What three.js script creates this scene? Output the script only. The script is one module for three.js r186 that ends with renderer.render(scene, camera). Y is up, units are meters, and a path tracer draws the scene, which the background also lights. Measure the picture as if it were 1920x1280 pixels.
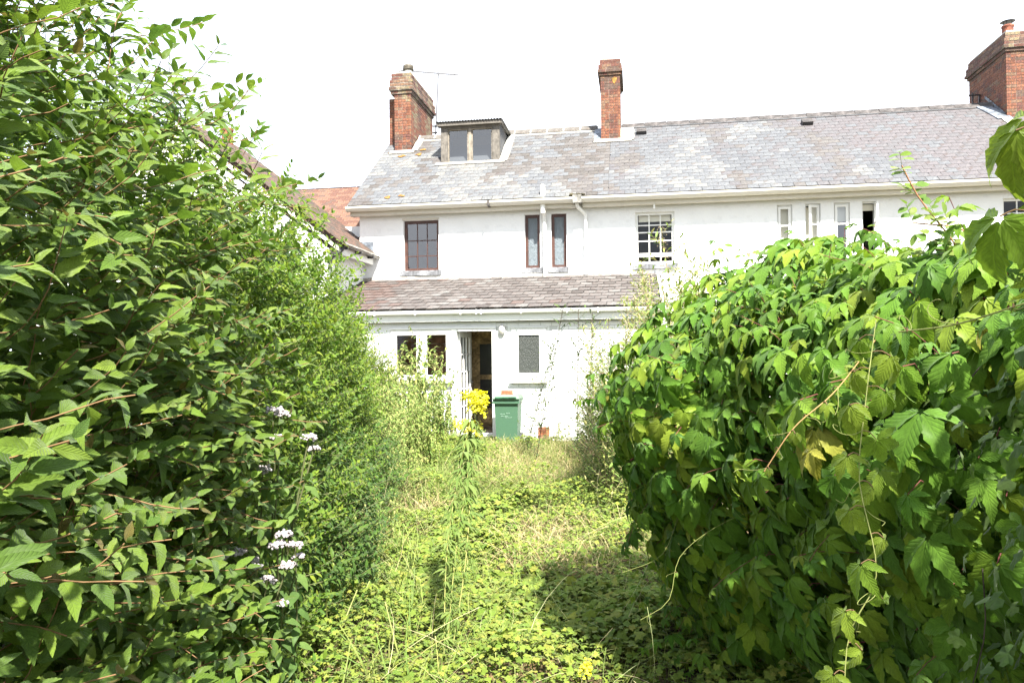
import * as THREE from 'three';
import { mergeGeometries } from 'three/addons/utils/BufferGeometryUtils.js';

// ---------------------------------------------------------------- camera, sky, sun, exposure
const scene = new THREE.Scene();
const camera = new THREE.PerspectiveCamera(49.13, 1024 / 682, 0.05, 900);
camera.position.set(0, 1.66, 14.7);
camera.rotation.order = 'YXZ';
camera.rotation.set(0.01396, 0.1628, -0.010);
camera.updateMatrixWorld(true);
const renderer = new THREE.WebGLRenderer({ antialias: true });
renderer.toneMapping = THREE.LinearToneMapping;
renderer.toneMappingExposure = 4.1;
renderer.shadowMap.enabled = true;
const SKY = 0.58, SUN = 4.8;
const sunDir = new THREE.Vector3(0.29, 0.79, 0.54).normalize();
const sun = new THREE.DirectionalLight(new THREE.Color().setRGB(1, 0.955, 0.87), SUN);
sun.position.copy(sunDir).multiplyScalar(60); sun.position.x -= 0; sun.castShadow = true;
sun.shadow.radius = 3; sun.shadow.mapSize.set(4096, 4096);
Object.assign(sun.shadow.camera, { left: -20, right: 20, top: 20, bottom: -20, near: 1, far: 140 });
scene.add(sun, sun.target);

// ---------------------------------------------------------------- numbers and noise
let seed = 7;
const reseed = (s) => { seed = s >>> 0; };
function rnd() { seed = (seed + 0x6D2B79F5) >>> 0; let t = seed; t = Math.imul(t ^ (t >>> 15), t | 1); t ^= t + Math.imul(t ^ (t >>> 7), t | 61); return ((t ^ (t >>> 14)) >>> 0) / 4294967296; }
const rr = (a, b) => a + (b - a) * rnd();
const pick = (a) => a[Math.floor(rnd() * a.length)];
const hash = (x, y, z) => { let h = Math.imul(x, 374761393) + Math.imul(y, 668265263) + Math.imul(z, 1274126177); h = Math.imul(h ^ (h >>> 13), 1274126177); return ((h ^ (h >>> 16)) >>> 0) / 4294967296; };
const sm = (t) => t * t * (3 - 2 * t), mix = (a, b, t) => a + (b - a) * t, clamp = (v, a, b) => Math.min(b, Math.max(a, v));
const step01 = (v, a, b) => sm(clamp((v - a) / (b - a), 0, 1));
function noise(x, y, z = 0, wrap = 0) {
  const X = Math.floor(x), Y = Math.floor(y), Z = Math.floor(z), fx = sm(x - X), fy = sm(y - Y), fz = sm(z - Z);
  const w = (v) => (wrap ? ((v % wrap) + wrap) % wrap : v);
  const g = (i, j, k) => hash(w(X + i), w(Y + j), Z + k);
  const a = mix(mix(g(0, 0, 0), g(1, 0, 0), fx), mix(g(0, 1, 0), g(1, 1, 0), fx), fy);
  if (!fz) return a;
  return mix(a, mix(mix(g(0, 0, 1), g(1, 0, 1), fx), mix(g(0, 1, 1), g(1, 1, 1), fx), fy), fz);
}
const fbm = (x, y, o = 4, wrap = 0, z = 0) => { let s = 0, a = 0.5, n = 0; for (let i = 0; i < o; i++) { s += a * noise(x, y, z + i * 7, wrap); n += a; a *= 0.5; x *= 2; y *= 2; wrap *= 2; } return s / n; };
const V = (x, y, z) => new THREE.Vector3(x, y, z);

// sky: bright thin summer cloud, paler towards the horizon
{
  const W = 512, H = 256, data = new Float32Array(W * H * 4);
  for (let j = 0; j < H; j++) for (let i = 0; i < W; i++) {
    const el = (j + 0.5) / H * Math.PI - Math.PI / 2, az = i / W * Math.PI * 2, up = Math.sin(el);
    const cx = Math.cos(az) * Math.cos(el) / (0.25 + Math.abs(up)), cy = Math.sin(az) * Math.cos(el) / (0.25 + Math.abs(up));
    const c = fbm(cx * 1.1 + 20, cy * 1.1 + 20, 5), veil = step01(c, 0.3, 0.72);
    const high = clamp(up, 0, 1);
    const s = mix(0.86, 1.05, veil) * (1 - 0.12 * high);
    const blue = mix(0.16, 0.02, veil) * (0.35 + high);
    const o = (j * W + i) * 4;
    const low = up < 0 ? 0.55 : 1;
    data[o] = SKY * s * (0.95 - blue) * low; data[o + 1] = SKY * s * (0.99 - blue * 0.42) * low; data[o + 2] = SKY * s * (1.07 + blue * 0.35) * low; data[o + 3] = 1;
  }
  const t = new THREE.DataTexture(data, W, H, THREE.RGBAFormat, THREE.FloatType);
  t.mapping = THREE.EquirectangularReflectionMapping; t.magFilter = THREE.LinearFilter; t.minFilter = THREE.LinearFilter; t.needsUpdate = true;
  scene.background = t; scene.environment = t;
}

// ---------------------------------------------------------------- textures and materials
function tex(n, fn, { srgb = false, repeat = 1, m = n } = {}) {
  const d = new Uint8Array(n * m * 4);
  for (let j = 0; j < m; j++) for (let i = 0; i < n; i++) {
    const v = fn((i + 0.5) / n, (j + 0.5) / m), o = (j * n + i) * 4;
    if (typeof v === 'number') d[o] = d[o + 1] = d[o + 2] = clamp(v * 255, 0, 255); else for (let k = 0; k < 3; k++) d[o + k] = clamp(v[k] * 255, 0, 255);
    d[o + 3] = 255;
  }
  const t = new THREE.DataTexture(d, n, m); t.wrapS = t.wrapT = THREE.RepeatWrapping; t.magFilter = THREE.LinearFilter; t.minFilter = THREE.LinearMipmapLinearFilter; t.generateMipmaps = true;
  if (srgb) t.colorSpace = THREE.SRGBColorSpace;
  t.repeat.set(repeat, repeat); t.needsUpdate = true;
  return t;
}
const grainTex = tex(256, (u, v) => { const a = fbm(u * 16, v * 16, 4, 16), b = fbm(u * 4, v * 4, 3, 4, 5); return 0.62 + 0.5 * (a - 0.5) + 0.5 * (b - 0.5) + 0.1; }, { srgb: true, repeat: 1.6 });
const roughBump = tex(256, (u, v) => fbm(u * 24, v * 24, 4, 24), { repeat: 2 });
const renderTex = tex(512, (u, v) => {                 // old limewash: faint patches and scuffs
  const p = fbm(u * 5, v * 5, 5, 5), q = fbm(u * 22, v * 22, 3, 22, 9), k = 0.96 + 0.06 * (p - 0.5) - 0.02 * step01(q, 0.6, 0.75);
  return [k, k, k * 0.99];
}, { srgb: true, repeat: 0.37 });
const timberTex = tex(256, (u, v) => { const g = fbm(u * 32, v * 8, 4, 8, 3), p = fbm(u * 8, v * 8, 4, 8); const k = 0.72 + 0.3 * (g - 0.5) + 0.3 * (p - 0.5); return [k * 1.0, k * 0.97, k * 0.92]; }, { srgb: true, repeat: 1.5 });
const lichenTex = tex(512, (u, v) => {                 // slate with pale lichen freckles and rust-brown moss
  const g = fbm(u * 30, v * 30, 4, 30), l = fbm(u * 60, v * 60, 3, 60, 8), m = fbm(u * 9, v * 9, 4, 9, 4);
  let k = 0.76 + 0.3 * (g - 0.5); let c = [k, k, k];
  const a = step01(l, 0.62, 0.74) * 0.6; c = [mix(c[0], 1, a), mix(c[1], 0.99, a), mix(c[2], 0.92, a)];
  const b = step01(m, 0.6, 0.75) * 0.4; return [mix(c[0], 0.62, b), mix(c[1], 0.5, b), mix(c[2], 0.42, b)];
}, { srgb: true, repeat: 0.9 });
const brickTex = tex(256, (u, v) => { const g = fbm(u * 32, v * 32, 4, 32), p = fbm(u * 6, v * 6, 3, 6, 2), l = fbm(u * 14, v * 14, 4, 14, 6); const k = 0.66 + 0.55 * (g - 0.5) + 0.4 * (p - 0.5); const a = step01(l, 0.62, 0.74) * 0.7; return [mix(k, 0.8, a), mix(k, 0.78, a), mix(k, 0.62, a)]; }, { srgb: true, repeat: 2.3 });
const veinTex = (n, spread) => tex(128, (u, v) => {    // leaf blade: midrib and side veins
  const x = Math.abs(u - 0.5) * 2, rib = 1 - step01(x, 0.015, 0.06);
  const q = (v * n - x * spread) % 1, d = Math.min(Math.abs(q), Math.abs(1 - q)), vein = (1 - step01(d, 0.03, 0.14)) * (1 - x * 0.4);
  const g = fbm(u * 18, v * 18, 3), p = fbm(u * 4 + 3, v * 4, 2), k = 0.93 + 0.16 * (g - 0.5) + 0.14 * (p - 0.5), a = clamp(Math.max(rib * 0.7, vein * 0.3), 0, 1);
  return [mix(k, 1.0, a), mix(k, 1.0, a), mix(k, 0.96, a)];
}, { srgb: true, m: 256 });
const veinBump = (n, spread) => tex(128, (u, v) => {
  const x = Math.abs(u - 0.5) * 2, rib = 1 - step01(x, 0.02, 0.1), q = (v * n - x * spread + 10) % 1, d = Math.min(q, 1 - q);
  return 0.75 - 0.5 * Math.max(rib, (1 - step01(d, 0.02, 0.3)) * 0.9) + 0.1 * fbm(u * 20, v * 20, 2);
}, { m: 256 });
const veinsA = veinTex(9, 2.6), bumpA = veinBump(9, 2.6), veinsB = veinTex(7, 1.7), bumpB = veinBump(7, 1.7);
const rgb = (r, g, b) => new THREE.Color().setRGB(r, g, b);
function mat(r, g, b, o = {}) { return new THREE.MeshStandardMaterial({ color: rgb(r, g, b), roughness: 0.85, ...o }); }
const leafMat = (r, g, b, o = {}) => new THREE.MeshPhysicalMaterial({ color: rgb(r, g, b), roughness: 1, transmission: 0.5, thickness: 0, specularIntensity: 0.25, clearcoat: 0.16, clearcoatRoughness: 0.4, side: THREE.DoubleSide, ...o });
const M = {
  render: mat(0.82, 0.825, 0.83, { map: renderTex, bumpMap: roughBump, bumpScale: 0.004 }),
  whitePaint: mat(0.8, 0.8, 0.78, { roughness: 0.5, map: renderTex }),
  paintedBrick: mat(0.83, 0.83, 0.81, { roughness: 0.7, map: renderTex, bumpMap: roughBump, bumpScale: 0.003 }),
  paintedMortar: mat(0.58, 0.58, 0.56, { map: renderTex }),
  cream: mat(0.62, 0.59, 0.52, { roughness: 0.55, map: renderTex }),
  gutterGrey: mat(0.5, 0.48, 0.43, { roughness: 0.6, map: grainTex }),
  plastic: mat(0.78, 0.78, 0.76, { roughness: 0.35, map: renderTex }),
  brown: mat(0.125, 0.052, 0.038, { roughness: 0.5, map: timberTex }),
  weathered: mat(0.25, 0.24, 0.23, { map: timberTex, bumpMap: roughBump, bumpScale: 0.004 }),
  paleTimber: mat(0.42, 0.39, 0.35, { map: timberTex }),
  sill: mat(0.42, 0.43, 0.46, { map: grainTex, bumpMap: roughBump, bumpScale: 0.005 }),
  lead: mat(0.3, 0.34, 0.4, { roughness: 0.55, map: grainTex }),
  cement: mat(0.66, 0.64, 0.58, { map: lichenTex, bumpMap: roughBump, bumpScale: 0.01 }),
  ridgeGrey: mat(0.17, 0.155, 0.14, { map: lichenTex, bumpMap: roughBump, bumpScale: 0.006 }),
  ridgeDark: mat(0.13, 0.115, 0.11, { map: grainTex }),
  mortar: mat(0.4, 0.35, 0.29, { map: grainTex, bumpMap: roughBump, bumpScale: 0.006 }),
  underlay: mat(0.05, 0.05, 0.05),
  terracotta: mat(0.5, 0.16, 0.09, { map: grainTex }),
  black: mat(0.02, 0.02, 0.022, { roughness: 0.5 }),
  aerial: mat(0.1, 0.1, 0.11, { roughness: 0.6 }),
  steel: mat(0.35, 0.36, 0.38, { metalness: 0.7, roughness: 0.45 }),
  cowl: mat(0.2, 0.17, 0.12, { metalness: 0.3, roughness: 0.6, map: grainTex }),
  roomTan: mat(0.78, 0.56, 0.27, { map: grainTex }),
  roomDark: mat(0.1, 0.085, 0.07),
  roomCream: mat(0.55, 0.5, 0.42),
  boards: mat(0.3, 0.15, 0.1, { map: timberTex }),
  floor: mat(0.4, 0.32, 0.25, { map: grainTex }),
  blind: mat(0.66, 0.63, 0.52),
  darkPanel: mat(0.02, 0.02, 0.022, { roughness: 0.25 }),
  glass: new THREE.MeshPhysicalMaterial({ color: rgb(0.9, 0.94, 0.98), roughness: 0.03, transmission: 1, thickness: 0, ior: 2.05 }),
  clearGlass: new THREE.MeshPhysicalMaterial({ color: rgb(0.96, 0.97, 0.97), roughness: 0.02, transmission: 1, thickness: 0, ior: 1.4 }),
  frostedDark: new THREE.MeshPhysicalMaterial({ color: rgb(0.1, 0.11, 0.1), roughness: 0.35, transmission: 0.5, thickness: 0, ior: 1.4, bumpMap: roughBump, bumpScale: 0.012 }),
  frosted: new THREE.MeshPhysicalMaterial({ color: rgb(0.3, 0.36, 0.4), roughness: 0.4, transmission: 0.45, thickness: 0, ior: 1.6, bumpMap: roughBump, bumpScale: 0.02 }),
};

// ---------------------------------------------------------------- building helpers
const taken = {};
function numbered(name) { const n = taken[name] = (taken[name] ?? -1) + 1; return n ? name + '_' + String(n).padStart(3, '0') : name; }
function thing(name, label, category, [x, y, z] = [0, 0, 0], group) {
  const o = new THREE.Group(); o.name = numbered(name); o.position.set(x, y, z); o.userData = { label, category }; if (group) o.userData.group = group; scene.add(o); return o;
}
function part(name, geo, m, parent, label) {
  const o = new THREE.Mesh(Array.isArray(geo) ? join(geo) : geo, m); o.name = name; o.castShadow = o.receiveShadow = true; if (label) o.userData.label = label; parent.add(o); return o;
}
function join(list) { return list.length === 1 ? list[0] : mergeGeometries(list.map((g) => { const q = g.index ? g.toNonIndexed() : g; for (const k of Object.keys(q.attributes)) if (!['position', 'normal', 'uv', 'color'].includes(k)) q.deleteAttribute(k); return q; })); }
function uvm(g) {                                   // texture coordinates in metres, by the face's main direction
  if (g.index) g = g.toNonIndexed();
  if (!g.attributes.normal) g.computeVertexNormals();
  const p = g.attributes.position, n = g.attributes.normal, uv = new Float32Array(p.count * 2);
  for (let i = 0; i < p.count; i++) {
    const a = Math.abs(n.getX(i)), b = Math.abs(n.getY(i)), c = Math.abs(n.getZ(i));
    uv[i * 2] = a > b && a > c ? p.getZ(i) : p.getX(i); uv[i * 2 + 1] = b > a && b > c ? p.getZ(i) : p.getY(i);
  }
  g.setAttribute('uv', new THREE.BufferAttribute(uv, 2)); return g;
}
function bx(x0, x1, y0, y1, z0, z1) { const g = new THREE.BoxGeometry(x1 - x0, y1 - y0, z1 - z0); g.translate((x0 + x1) / 2, (y0 + y1) / 2, (z0 + z1) / 2); return uvm(g); }
function panel(x0, x1, y0, y1, holes, z, thick) {   // a wall with real openings; its outer face lies at z, its thickness runs back
  const s = new THREE.Shape([[x0, y0], [x1, y0], [x1, y1], [x0, y1]].map((p) => new THREE.Vector2(...p)));
  for (const [a, b, c, d] of holes) s.holes.push(new THREE.Path([[a, c], [a, d], [b, d], [b, c]].map((p) => new THREE.Vector2(...p))));
  const g = new THREE.ExtrudeGeometry(s, { depth: thick, bevelEnabled: false }); g.translate(0, 0, z - thick); return uvm(g);
}
function poly(pts, depth, map) { const s = new THREE.Shape(pts.map((p) => new THREE.Vector2(...p))); const g = new THREE.ExtrudeGeometry(s, { depth, bevelEnabled: false }); if (map) g.applyMatrix4(map); return uvm(g); }
function tube(pts, r, seg = 8, rad = 6) { return new THREE.TubeGeometry(new THREE.CatmullRomCurve3(pts.map((p) => (p.isVector3 ? p : V(...p)))), seg, r, rad, false); }
function cyl(x, z, y0, y1, r0, r1 = r0, n = 12) { const g = new THREE.CylinderGeometry(r1, r0, y1 - y0, n); g.translate(x, (y0 + y1) / 2, z); return g; }
function frame(x0, x1, y0, y1, w, z0, z1) { return [bx(x0, x0 + w, y0, y1, z0, z1), bx(x1 - w, x1, y0, y1, z0, z1), bx(x0 + w, x1 - w, y0, y0 + w, z0, z1), bx(x0 + w, x1 - w, y1 - w, y1, z0, z1)]; }
const GY = -0.1;                                    // ground level at the house
// ---------------------------------------------------------------- slates, tiles and bricks
const SL = { y: 5.22, z: -2.44, rise: 0.593, run: 0.805, len: 4.38 };     // main roof plane: eave line and direction up the slope
const roofAt = (x, s, lift = 0) => V(x, SL.y + SL.rise * s + SL.run * lift, SL.z - SL.run * s + SL.rise * lift);
const roofTilt = Math.atan2(SL.rise, SL.run);
const toneMats = (list, o) => list.map(([r, g, b]) => mat(r, g, b, o));
const slateTones = [[0.14, 0.145, 0.158], [0.125, 0.13, 0.143], [0.153, 0.159, 0.171], [0.185, 0.189, 0.194], [0.142, 0.13, 0.124], [0.122, 0.11, 0.107], [0.135, 0.128, 0.136], [0.222, 0.221, 0.213], [0.104, 0.092, 0.084], [0.14, 0.126, 0.134]];
const slateMats = toneMats(slateTones, { map: lichenTex, bumpMap: roughBump, bumpScale: 0.004, roughness: 0.75 });
const slateGeo = [0, 1, 2, 3].map((k) => { const g = new THREE.BoxGeometry(0.2435 - 0.003 * k, 0.007, 0.33); const u = uvm(g); const a = u.attributes.uv; for (let i = 0; i < a.count; i++) a.setXY(i, a.getX(i) + k * 0.37, a.getY(i) + k * 0.53); return u; });
function slateTone(x, s) {                          // which slate: lichen-white below the chimneys, brown moss bands, purple slates at the far right
  const w = fbm(x * 0.7 + 30, s * 0.7 + 10, 3), v = fbm(x * 1.7 + 3, s * 0.5 + 40, 3), n = rnd();
  if (x > 3.9 + (SL.len - s) * 0.62 && x > 3.5) return n < 0.6 ? 9 : n < 0.85 ? 6 : 0;
  if (x < -0.6) {
    if (v > 0.56) return n < 0.4 ? 4 : n < 0.62 ? 8 : n < 0.8 ? 5 : 2;
    if (w > 0.5) return n < 0.42 ? 3 : n < 0.7 ? 7 : 2;
    return n < 0.4 ? 2 : n < 0.6 ? 3 : n < 0.85 ? 0 : 4;
  }
  if (v > 0.62) return n < 0.4 ? 4 : n < 0.6 ? 5 : 6;
  if (w > 0.6) return n < 0.4 ? 3 : n < 0.55 ? 7 : 2;
  return n < 0.4 ? 0 : n < 0.62 ? 1 : n < 0.85 ? 2 : 6;
}
function placePieces(list, singles, name, parent, geos, mats, tones) {   // list of {m, tone, k, d}: the nearest become parts, the others one part of the same geometry
  list.sort((a, b) => a.d - b.d);
  list.slice(0, singles).forEach((p) => { const o = part(name, geos[p.k], mats[p.tone], parent); o.applyMatrix4(p.m); });
  const rest = list.slice(singles); if (!rest.length) return;
  const gs = rest.map((p) => { const g = geos[p.k].clone(); g.applyMatrix4(p.m); const c = new Float32Array(g.attributes.position.count * 3), t = tones[p.tone]; for (let i = 0; i < c.length; i += 3) c.set(t, i); g.setAttribute('color', new THREE.BufferAttribute(c, 3)); return g; });
  const base = mats[0].clone(); base.color.setRGB(1, 1, 1); base.vertexColors = true;
  const o = part(name + '_field', join(gs), base, parent); o.userData.kind = 'stuff';
}
const camD = (v) => v.distanceTo(camera.position);
function slates(parent, x0, x1, holes) {
  const list = [], gauge = 0.199, rows = Math.floor(SL.len / gauge);
  for (let r = 0; r < rows; r++) {
    const off = (r % 2) * 0.123 + rr(-0.012, 0.012);
    for (let x = x0 + off - 0.12; x < x1 + 0.06; x += 0.246) {
      let cx = x + 0.123, fit = 1; const a = Math.max(cx - 0.123, x0), b = Math.min(cx + 0.123, x1); if (b - a < 0.04) continue; fit = (b - a) / 0.246; cx = (a + b) / 2;
      const s = r * gauge + 0.15; if (holes.some(([a, b, c, d]) => cx > a && cx < b && s > c && s < d)) continue;
      const p = roofAt(cx, s + rr(-0.006, 0.006) + (rnd() < 0.03 ? -0.03 : 0), 0.018);
      const m = new THREE.Matrix4().makeRotationFromEuler(new THREE.Euler(roofTilt - 0.02 + rr(-0.006, 0.006), rr(-0.008, 0.008), rr(-0.006, 0.006)));
      m.scale(V(fit, 1, 1)); m.setPosition(p); list.push({ m, tone: slateTone(cx, s), k: Math.floor(rnd() * 4), d: camD(p) });
    }
  }
  placePieces(list, 290, 'slate', parent, slateGeo, slateMats, slateTones);
}
const brickTones = [[0.372, 0.139, 0.075], [0.316, 0.111, 0.063], [0.404, 0.171, 0.100], [0.251, 0.098, 0.071], [0.340, 0.196, 0.126], [0.210, 0.122, 0.092], [0.404, 0.317, 0.200]];
const brickMats = toneMats(brickTones, { map: brickTex, bumpMap: roughBump, bumpScale: 0.006 });
const chipped = (w, h, d, k) => { const g = uvm(new THREE.BoxGeometry(w, h, d)); const a = g.attributes.uv; for (let i = 0; i < a.count; i++) a.setXY(i, a.getX(i) + k * 0.31, a.getY(i) + k * 0.17); return g; };
const brickGeo = [0, 1, 2].map((k) => chipped(0.214, 0.064, 0.1, k)).concat([0, 1, 2].map((k) => chipped(0.102, 0.064, 0.1, k)));
function bondFace(list, len, y0, y1, place, tone) { // one face laid in courses; place(u, y) puts the middle of a brick at length u along the face
  const rows = Math.round((y1 - y0) / 0.075), h = (y1 - y0) / rows;
  for (let r = 0; r < rows; r++) {
    const header = r % 4 === 3; let u = r % 2 ? 0.056 : 0;
    if (r % 2) list.push({ m: place(0.052, y0 + (r + 0.5) * h), k: 3, tone: tone(0, y0 + r * h) });
    if (r % 2) u = 0.112;
    while (u < len - 0.06) {
      const room = len - u, small = header || room < 0.2, w = small ? 0.102 : 0.214; if (room < w - 0.03) break;
      list.push({ m: place(u + w / 2, y0 + (r + 0.5) * h), k: (small ? 3 : 0) + Math.floor(rnd() * 3), tone: tone(u, y0 + r * h) });
      u += w + 0.01;
    }
  }
}
function stack(parent, x0, x1, z0, z1, y0, y1, tone, sides, singles = 300) {   // a brick stack: mortar core, bricks 5 mm proud on its faces
  const core = part('mortar_core', bx(x0 + 0.006, x1 - 0.006, y0, y1, z0 + 0.006, z1 - 0.006), M.mortar, parent);
  const list = [], rest = [], T = (x, y, z, ry) => new THREE.Matrix4().makeRotationY(ry).setPosition(x, y, z), j = () => rr(-0.002, 0.002);
  const faces = { front: [x1 - x0, (u, y) => T(x0 + u, y, z1 - 0.05 + j(), 0)], right: [z1 - z0, (u, y) => T(x1 - 0.05 + j(), y, z1 - u, Math.PI / 2)], left: [z1 - z0, (u, y) => T(x0 + 0.05 + j(), y, z1 - u, Math.PI / 2)], back: [x1 - x0, (u, y) => T(x0 + u, y, z0 + 0.05, 0)] };
  for (const [n, [len, place]] of Object.entries(faces)) bondFace(sides.includes(n) ? list : rest, len, y0, y1, place, (u, y) => tone(u, y, n));
  list.forEach((p) => { p.d = camD(V().setFromMatrixPosition(p.m)); }); rest.forEach((p) => { p.d = 999; });
  return { list, rest };
}
function chimney(parent, { x0, x1, z0, z1, base, neck, top, sides, patch, wing }, label) {
  const g = new THREE.Group(); g.name = 'chimney'; if (label) g.userData.label = label; parent.add(g);
  const tone = (u, y, f) => { const n = rnd(), h = (y - base) / (neck - base); if (patch && patch(u, y, f)) return n < 0.6 ? 6 : 4; if (y > neck - 0.08) return n < 0.4 ? 5 : n < 0.75 ? 3 : 4; const w = fbm(u * 3 + x0, y * 2.2, 3); return w > 0.58 ? (n < 0.5 ? 3 : n < 0.8 ? 5 : 1) : n < 0.36 ? 0 : n < 0.6 ? 1 : n < 0.85 ? 2 : 4; };
  let list = [], rest = [];
  const add = (...a) => { const q = stack(g, ...a); list = list.concat(q.list); rest = rest.concat(q.rest); };
  add(x0, x1, z0, z1, base, neck, tone, sides);
  if (wing) add(wing[0], x0 - 0.002, wing[1], wing[2], base, neck, tone, ['front']);
  const caps = [[0.035, 0.075], [0.075, 0.085], [0.055, 0.15], [0.015, 0.15]]; let y = neck;
  const total = top - neck, f = total / caps.reduce((s, c) => s + c[1], 0);
  for (const [e, h] of caps) { const q = stack(g, x0 - e - (wing ? 0.07 : 0), x1 + e, z0 - e, z1 + e, y, y + h * f - 0.002, tone, sides); list = list.concat(q.list); rest = rest.concat(q.rest); y += h * f; }
  part('flaunching', bx(x0 + 0.02, x1 - 0.02, top, top + 0.05, z0 + 0.02, z1 - 0.02), M.cement, g);
  list.sort((a, b) => a.d - b.d);
  placePieces(list.concat(rest), Math.min(300, list.length), 'brick', g, brickGeo, brickMats, brickTones);
  return g;
}
function window_(parent, name, x0, x1, y0, y1, z, m, { cols = 1, rows = 1, meet, glass = M.glass, w = 0.05, bar = 0.02, glazing = true, label } = {}) {
  const g = new THREE.Group(); g.name = name; if (label) g.userData.label = label; parent.add(g);
  part('frame', frame(x0, x1, y0, y1, w, z - 0.05, z), m, g);
  const ix0 = x0 + w, ix1 = x1 - w, iy0 = y0 + w, iy1 = y1 - w, ys = meet ?? Array.from({ length: rows - 1 }, (_, i) => iy0 + (iy1 - iy0) * (i + 1) / rows);
  for (let c = 1; c < cols; c++) { const x = ix0 + (ix1 - ix0) * c / cols; part('glazing_bar', bx(x - bar / 2, x + bar / 2, iy0, iy1, z - 0.042, z - 0.012), m, g); }
  for (const y of ys) part('glazing_bar', bx(ix0, ix1, y - bar / 2, y + bar / 2, z - 0.04, z - 0.009), m, g);
  const edges = [iy0, ...ys.slice().sort((a, b) => a - b), iy1];
  if (glazing) for (let r = 0; r + 1 < edges.length; r++) for (let c = 0; c < cols; c++) {
    const a = ix0 + (ix1 - ix0) * c / cols, b = ix0 + (ix1 - ix0) * (c + 1) / cols, pg = new THREE.PlaneGeometry(b - a, edges[r + 1] - edges[r]);
    pg.rotateY(rr(-0.006, 0.006)); pg.rotateX(rr(-0.006, 0.006)); pg.translate((a + b) / 2, (edges[r] + edges[r + 1]) / 2, z - 0.026); part('pane', pg, glass, g);
  }
  return g;
}

// ---------------------------------------------------------------- the white terraced house with the lean-to
const WZ = -2.8, PARTY = -0.56, LEFT = -6.65, RIGHT = 12.5;
reseed(11);
const house = thing('terraced_house', 'white rendered terraced house with dormer, slate roof and tiled lean-to with open door', 'house', [0, 0, 0]);
const narrow = [[-2.54, -2.18, 3.64, 4.91], [-1.91, -1.55, 3.64, 4.91]];
part('wall', panel(LEFT, PARTY, GY, 5.12, [[-5.53, -4.65, 3.65, 4.88], ...narrow, [-3.0, -2.2, 0, 2.0]], WZ, 0.3), M.render, house);
part('gable_wall', poly([[2.8, GY], [9.3, GY], [9.3, 5.1], [6.03, 7.6], [2.8, 5.1]], 0.3, new THREE.Matrix4().makeBasis(V(0, 0, -1), V(0, 1, 0), V(1, 0, 0)).setPosition(LEFT, 0, -0.003)), M.render, house);
part('rear_wall', panel(LEFT + 0.3, PARTY, GY, 5.1, [], -9.0, 0.3), M.render, house);
part('room_floor', [bx(LEFT + 0.3, PARTY, 2.75, 2.9, -9.0, -3.1), bx(LEFT + 0.3, PARTY, 5.0, 5.1, -9.0, -3.12)], M.roomDark, house);
function roofShell(parent, x0, x1) {
  const t = 0.012, a = roofAt(0, -0.02, -t), b = roofAt(0, SL.len, -t), c = roofAt(0, SL.len, -0.1), d = roofAt(0, -0.02, -0.1);
  const q = (p) => [-p.z, p.y];
  const M4 = new THREE.Matrix4().makeBasis(V(0, 0, -1), V(0, 1, 0), V(1, 0, 0)).setPosition(x0, 0, 0);
  const back = [[-b.z + 0.001, b.y], [9.62, 5.2], [9.56, 5.12], [-c.z, c.y]];
  const roof = part('roof', [poly([q(d), q(a), q(b), q(c)], x1 - x0, M4), poly(back.reverse(), x1 - x0, M4)], M.underlay, parent);
  return roof;
}
const roof = roofShell(house, LEFT - 0.18, PARTY);
slates(roof, LEFT - 0.18, PARTY, [[-5.0, -3.38, 2.3, 4.2], [-6.55, -6.02, 3.36, 4.5], [-0.84, 0, 3.36, 4.5]]);
const verge = poly([[-roofAt(0, 0).z, roofAt(0, 0).y], [-roofAt(0, 4.36).z, roofAt(0, 4.36).y], [-roofAt(0, 4.36).z, roofAt(0, 4.36).y - 0.12], [-roofAt(0, 0).z, roofAt(0, 0).y - 0.12]], 0.03, new THREE.Matrix4().makeBasis(V(0, 0, -1), V(0, 1, 0), V(1, 0, 0)).setPosition(LEFT - 0.2, -0.02, 0));
part('verge_board', verge, M.cream, house);
// ridge tiles bedded in white mortar
const ridgeProfile = [[-0.17, -0.13], [0, 0.03], [0.17, -0.13], [0.15, -0.15], [0, 0.0], [-0.15, -0.15]];
const RIDGE = roofAt(0, SL.len, 0.03);
function ridge(parent, x0, x1, m, joint, L = 0.46) {
  const g = poly(ridgeProfile, L - 0.012, new THREE.Matrix4().makeBasis(V(0, 0, -1), V(0, 1, 0), V(1, 0, 0)));
  for (let x = x0; x < x1 - 0.1; x += L) {
    const o = part('ridge_tile', g, m, parent); o.position.set(x, RIDGE.y + 0.02 + rr(-0.006, 0.006), RIDGE.z); o.rotation.z = rr(-0.006, 0.006);
    if (joint) { const q = part('mortar_joint', joint, M.cement, parent); q.position.set(x - 0.025, RIDGE.y + 0.028, RIDGE.z); }
  }
}
const jointGeo = poly(ridgeProfile, 0.04, new THREE.Matrix4().makeBasis(V(0, 0, -1), V(0, 1, 0), V(1, 0, 0)));
ridge(house, -6.0, -0.86, M.ridgeGrey, jointGeo);
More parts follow.
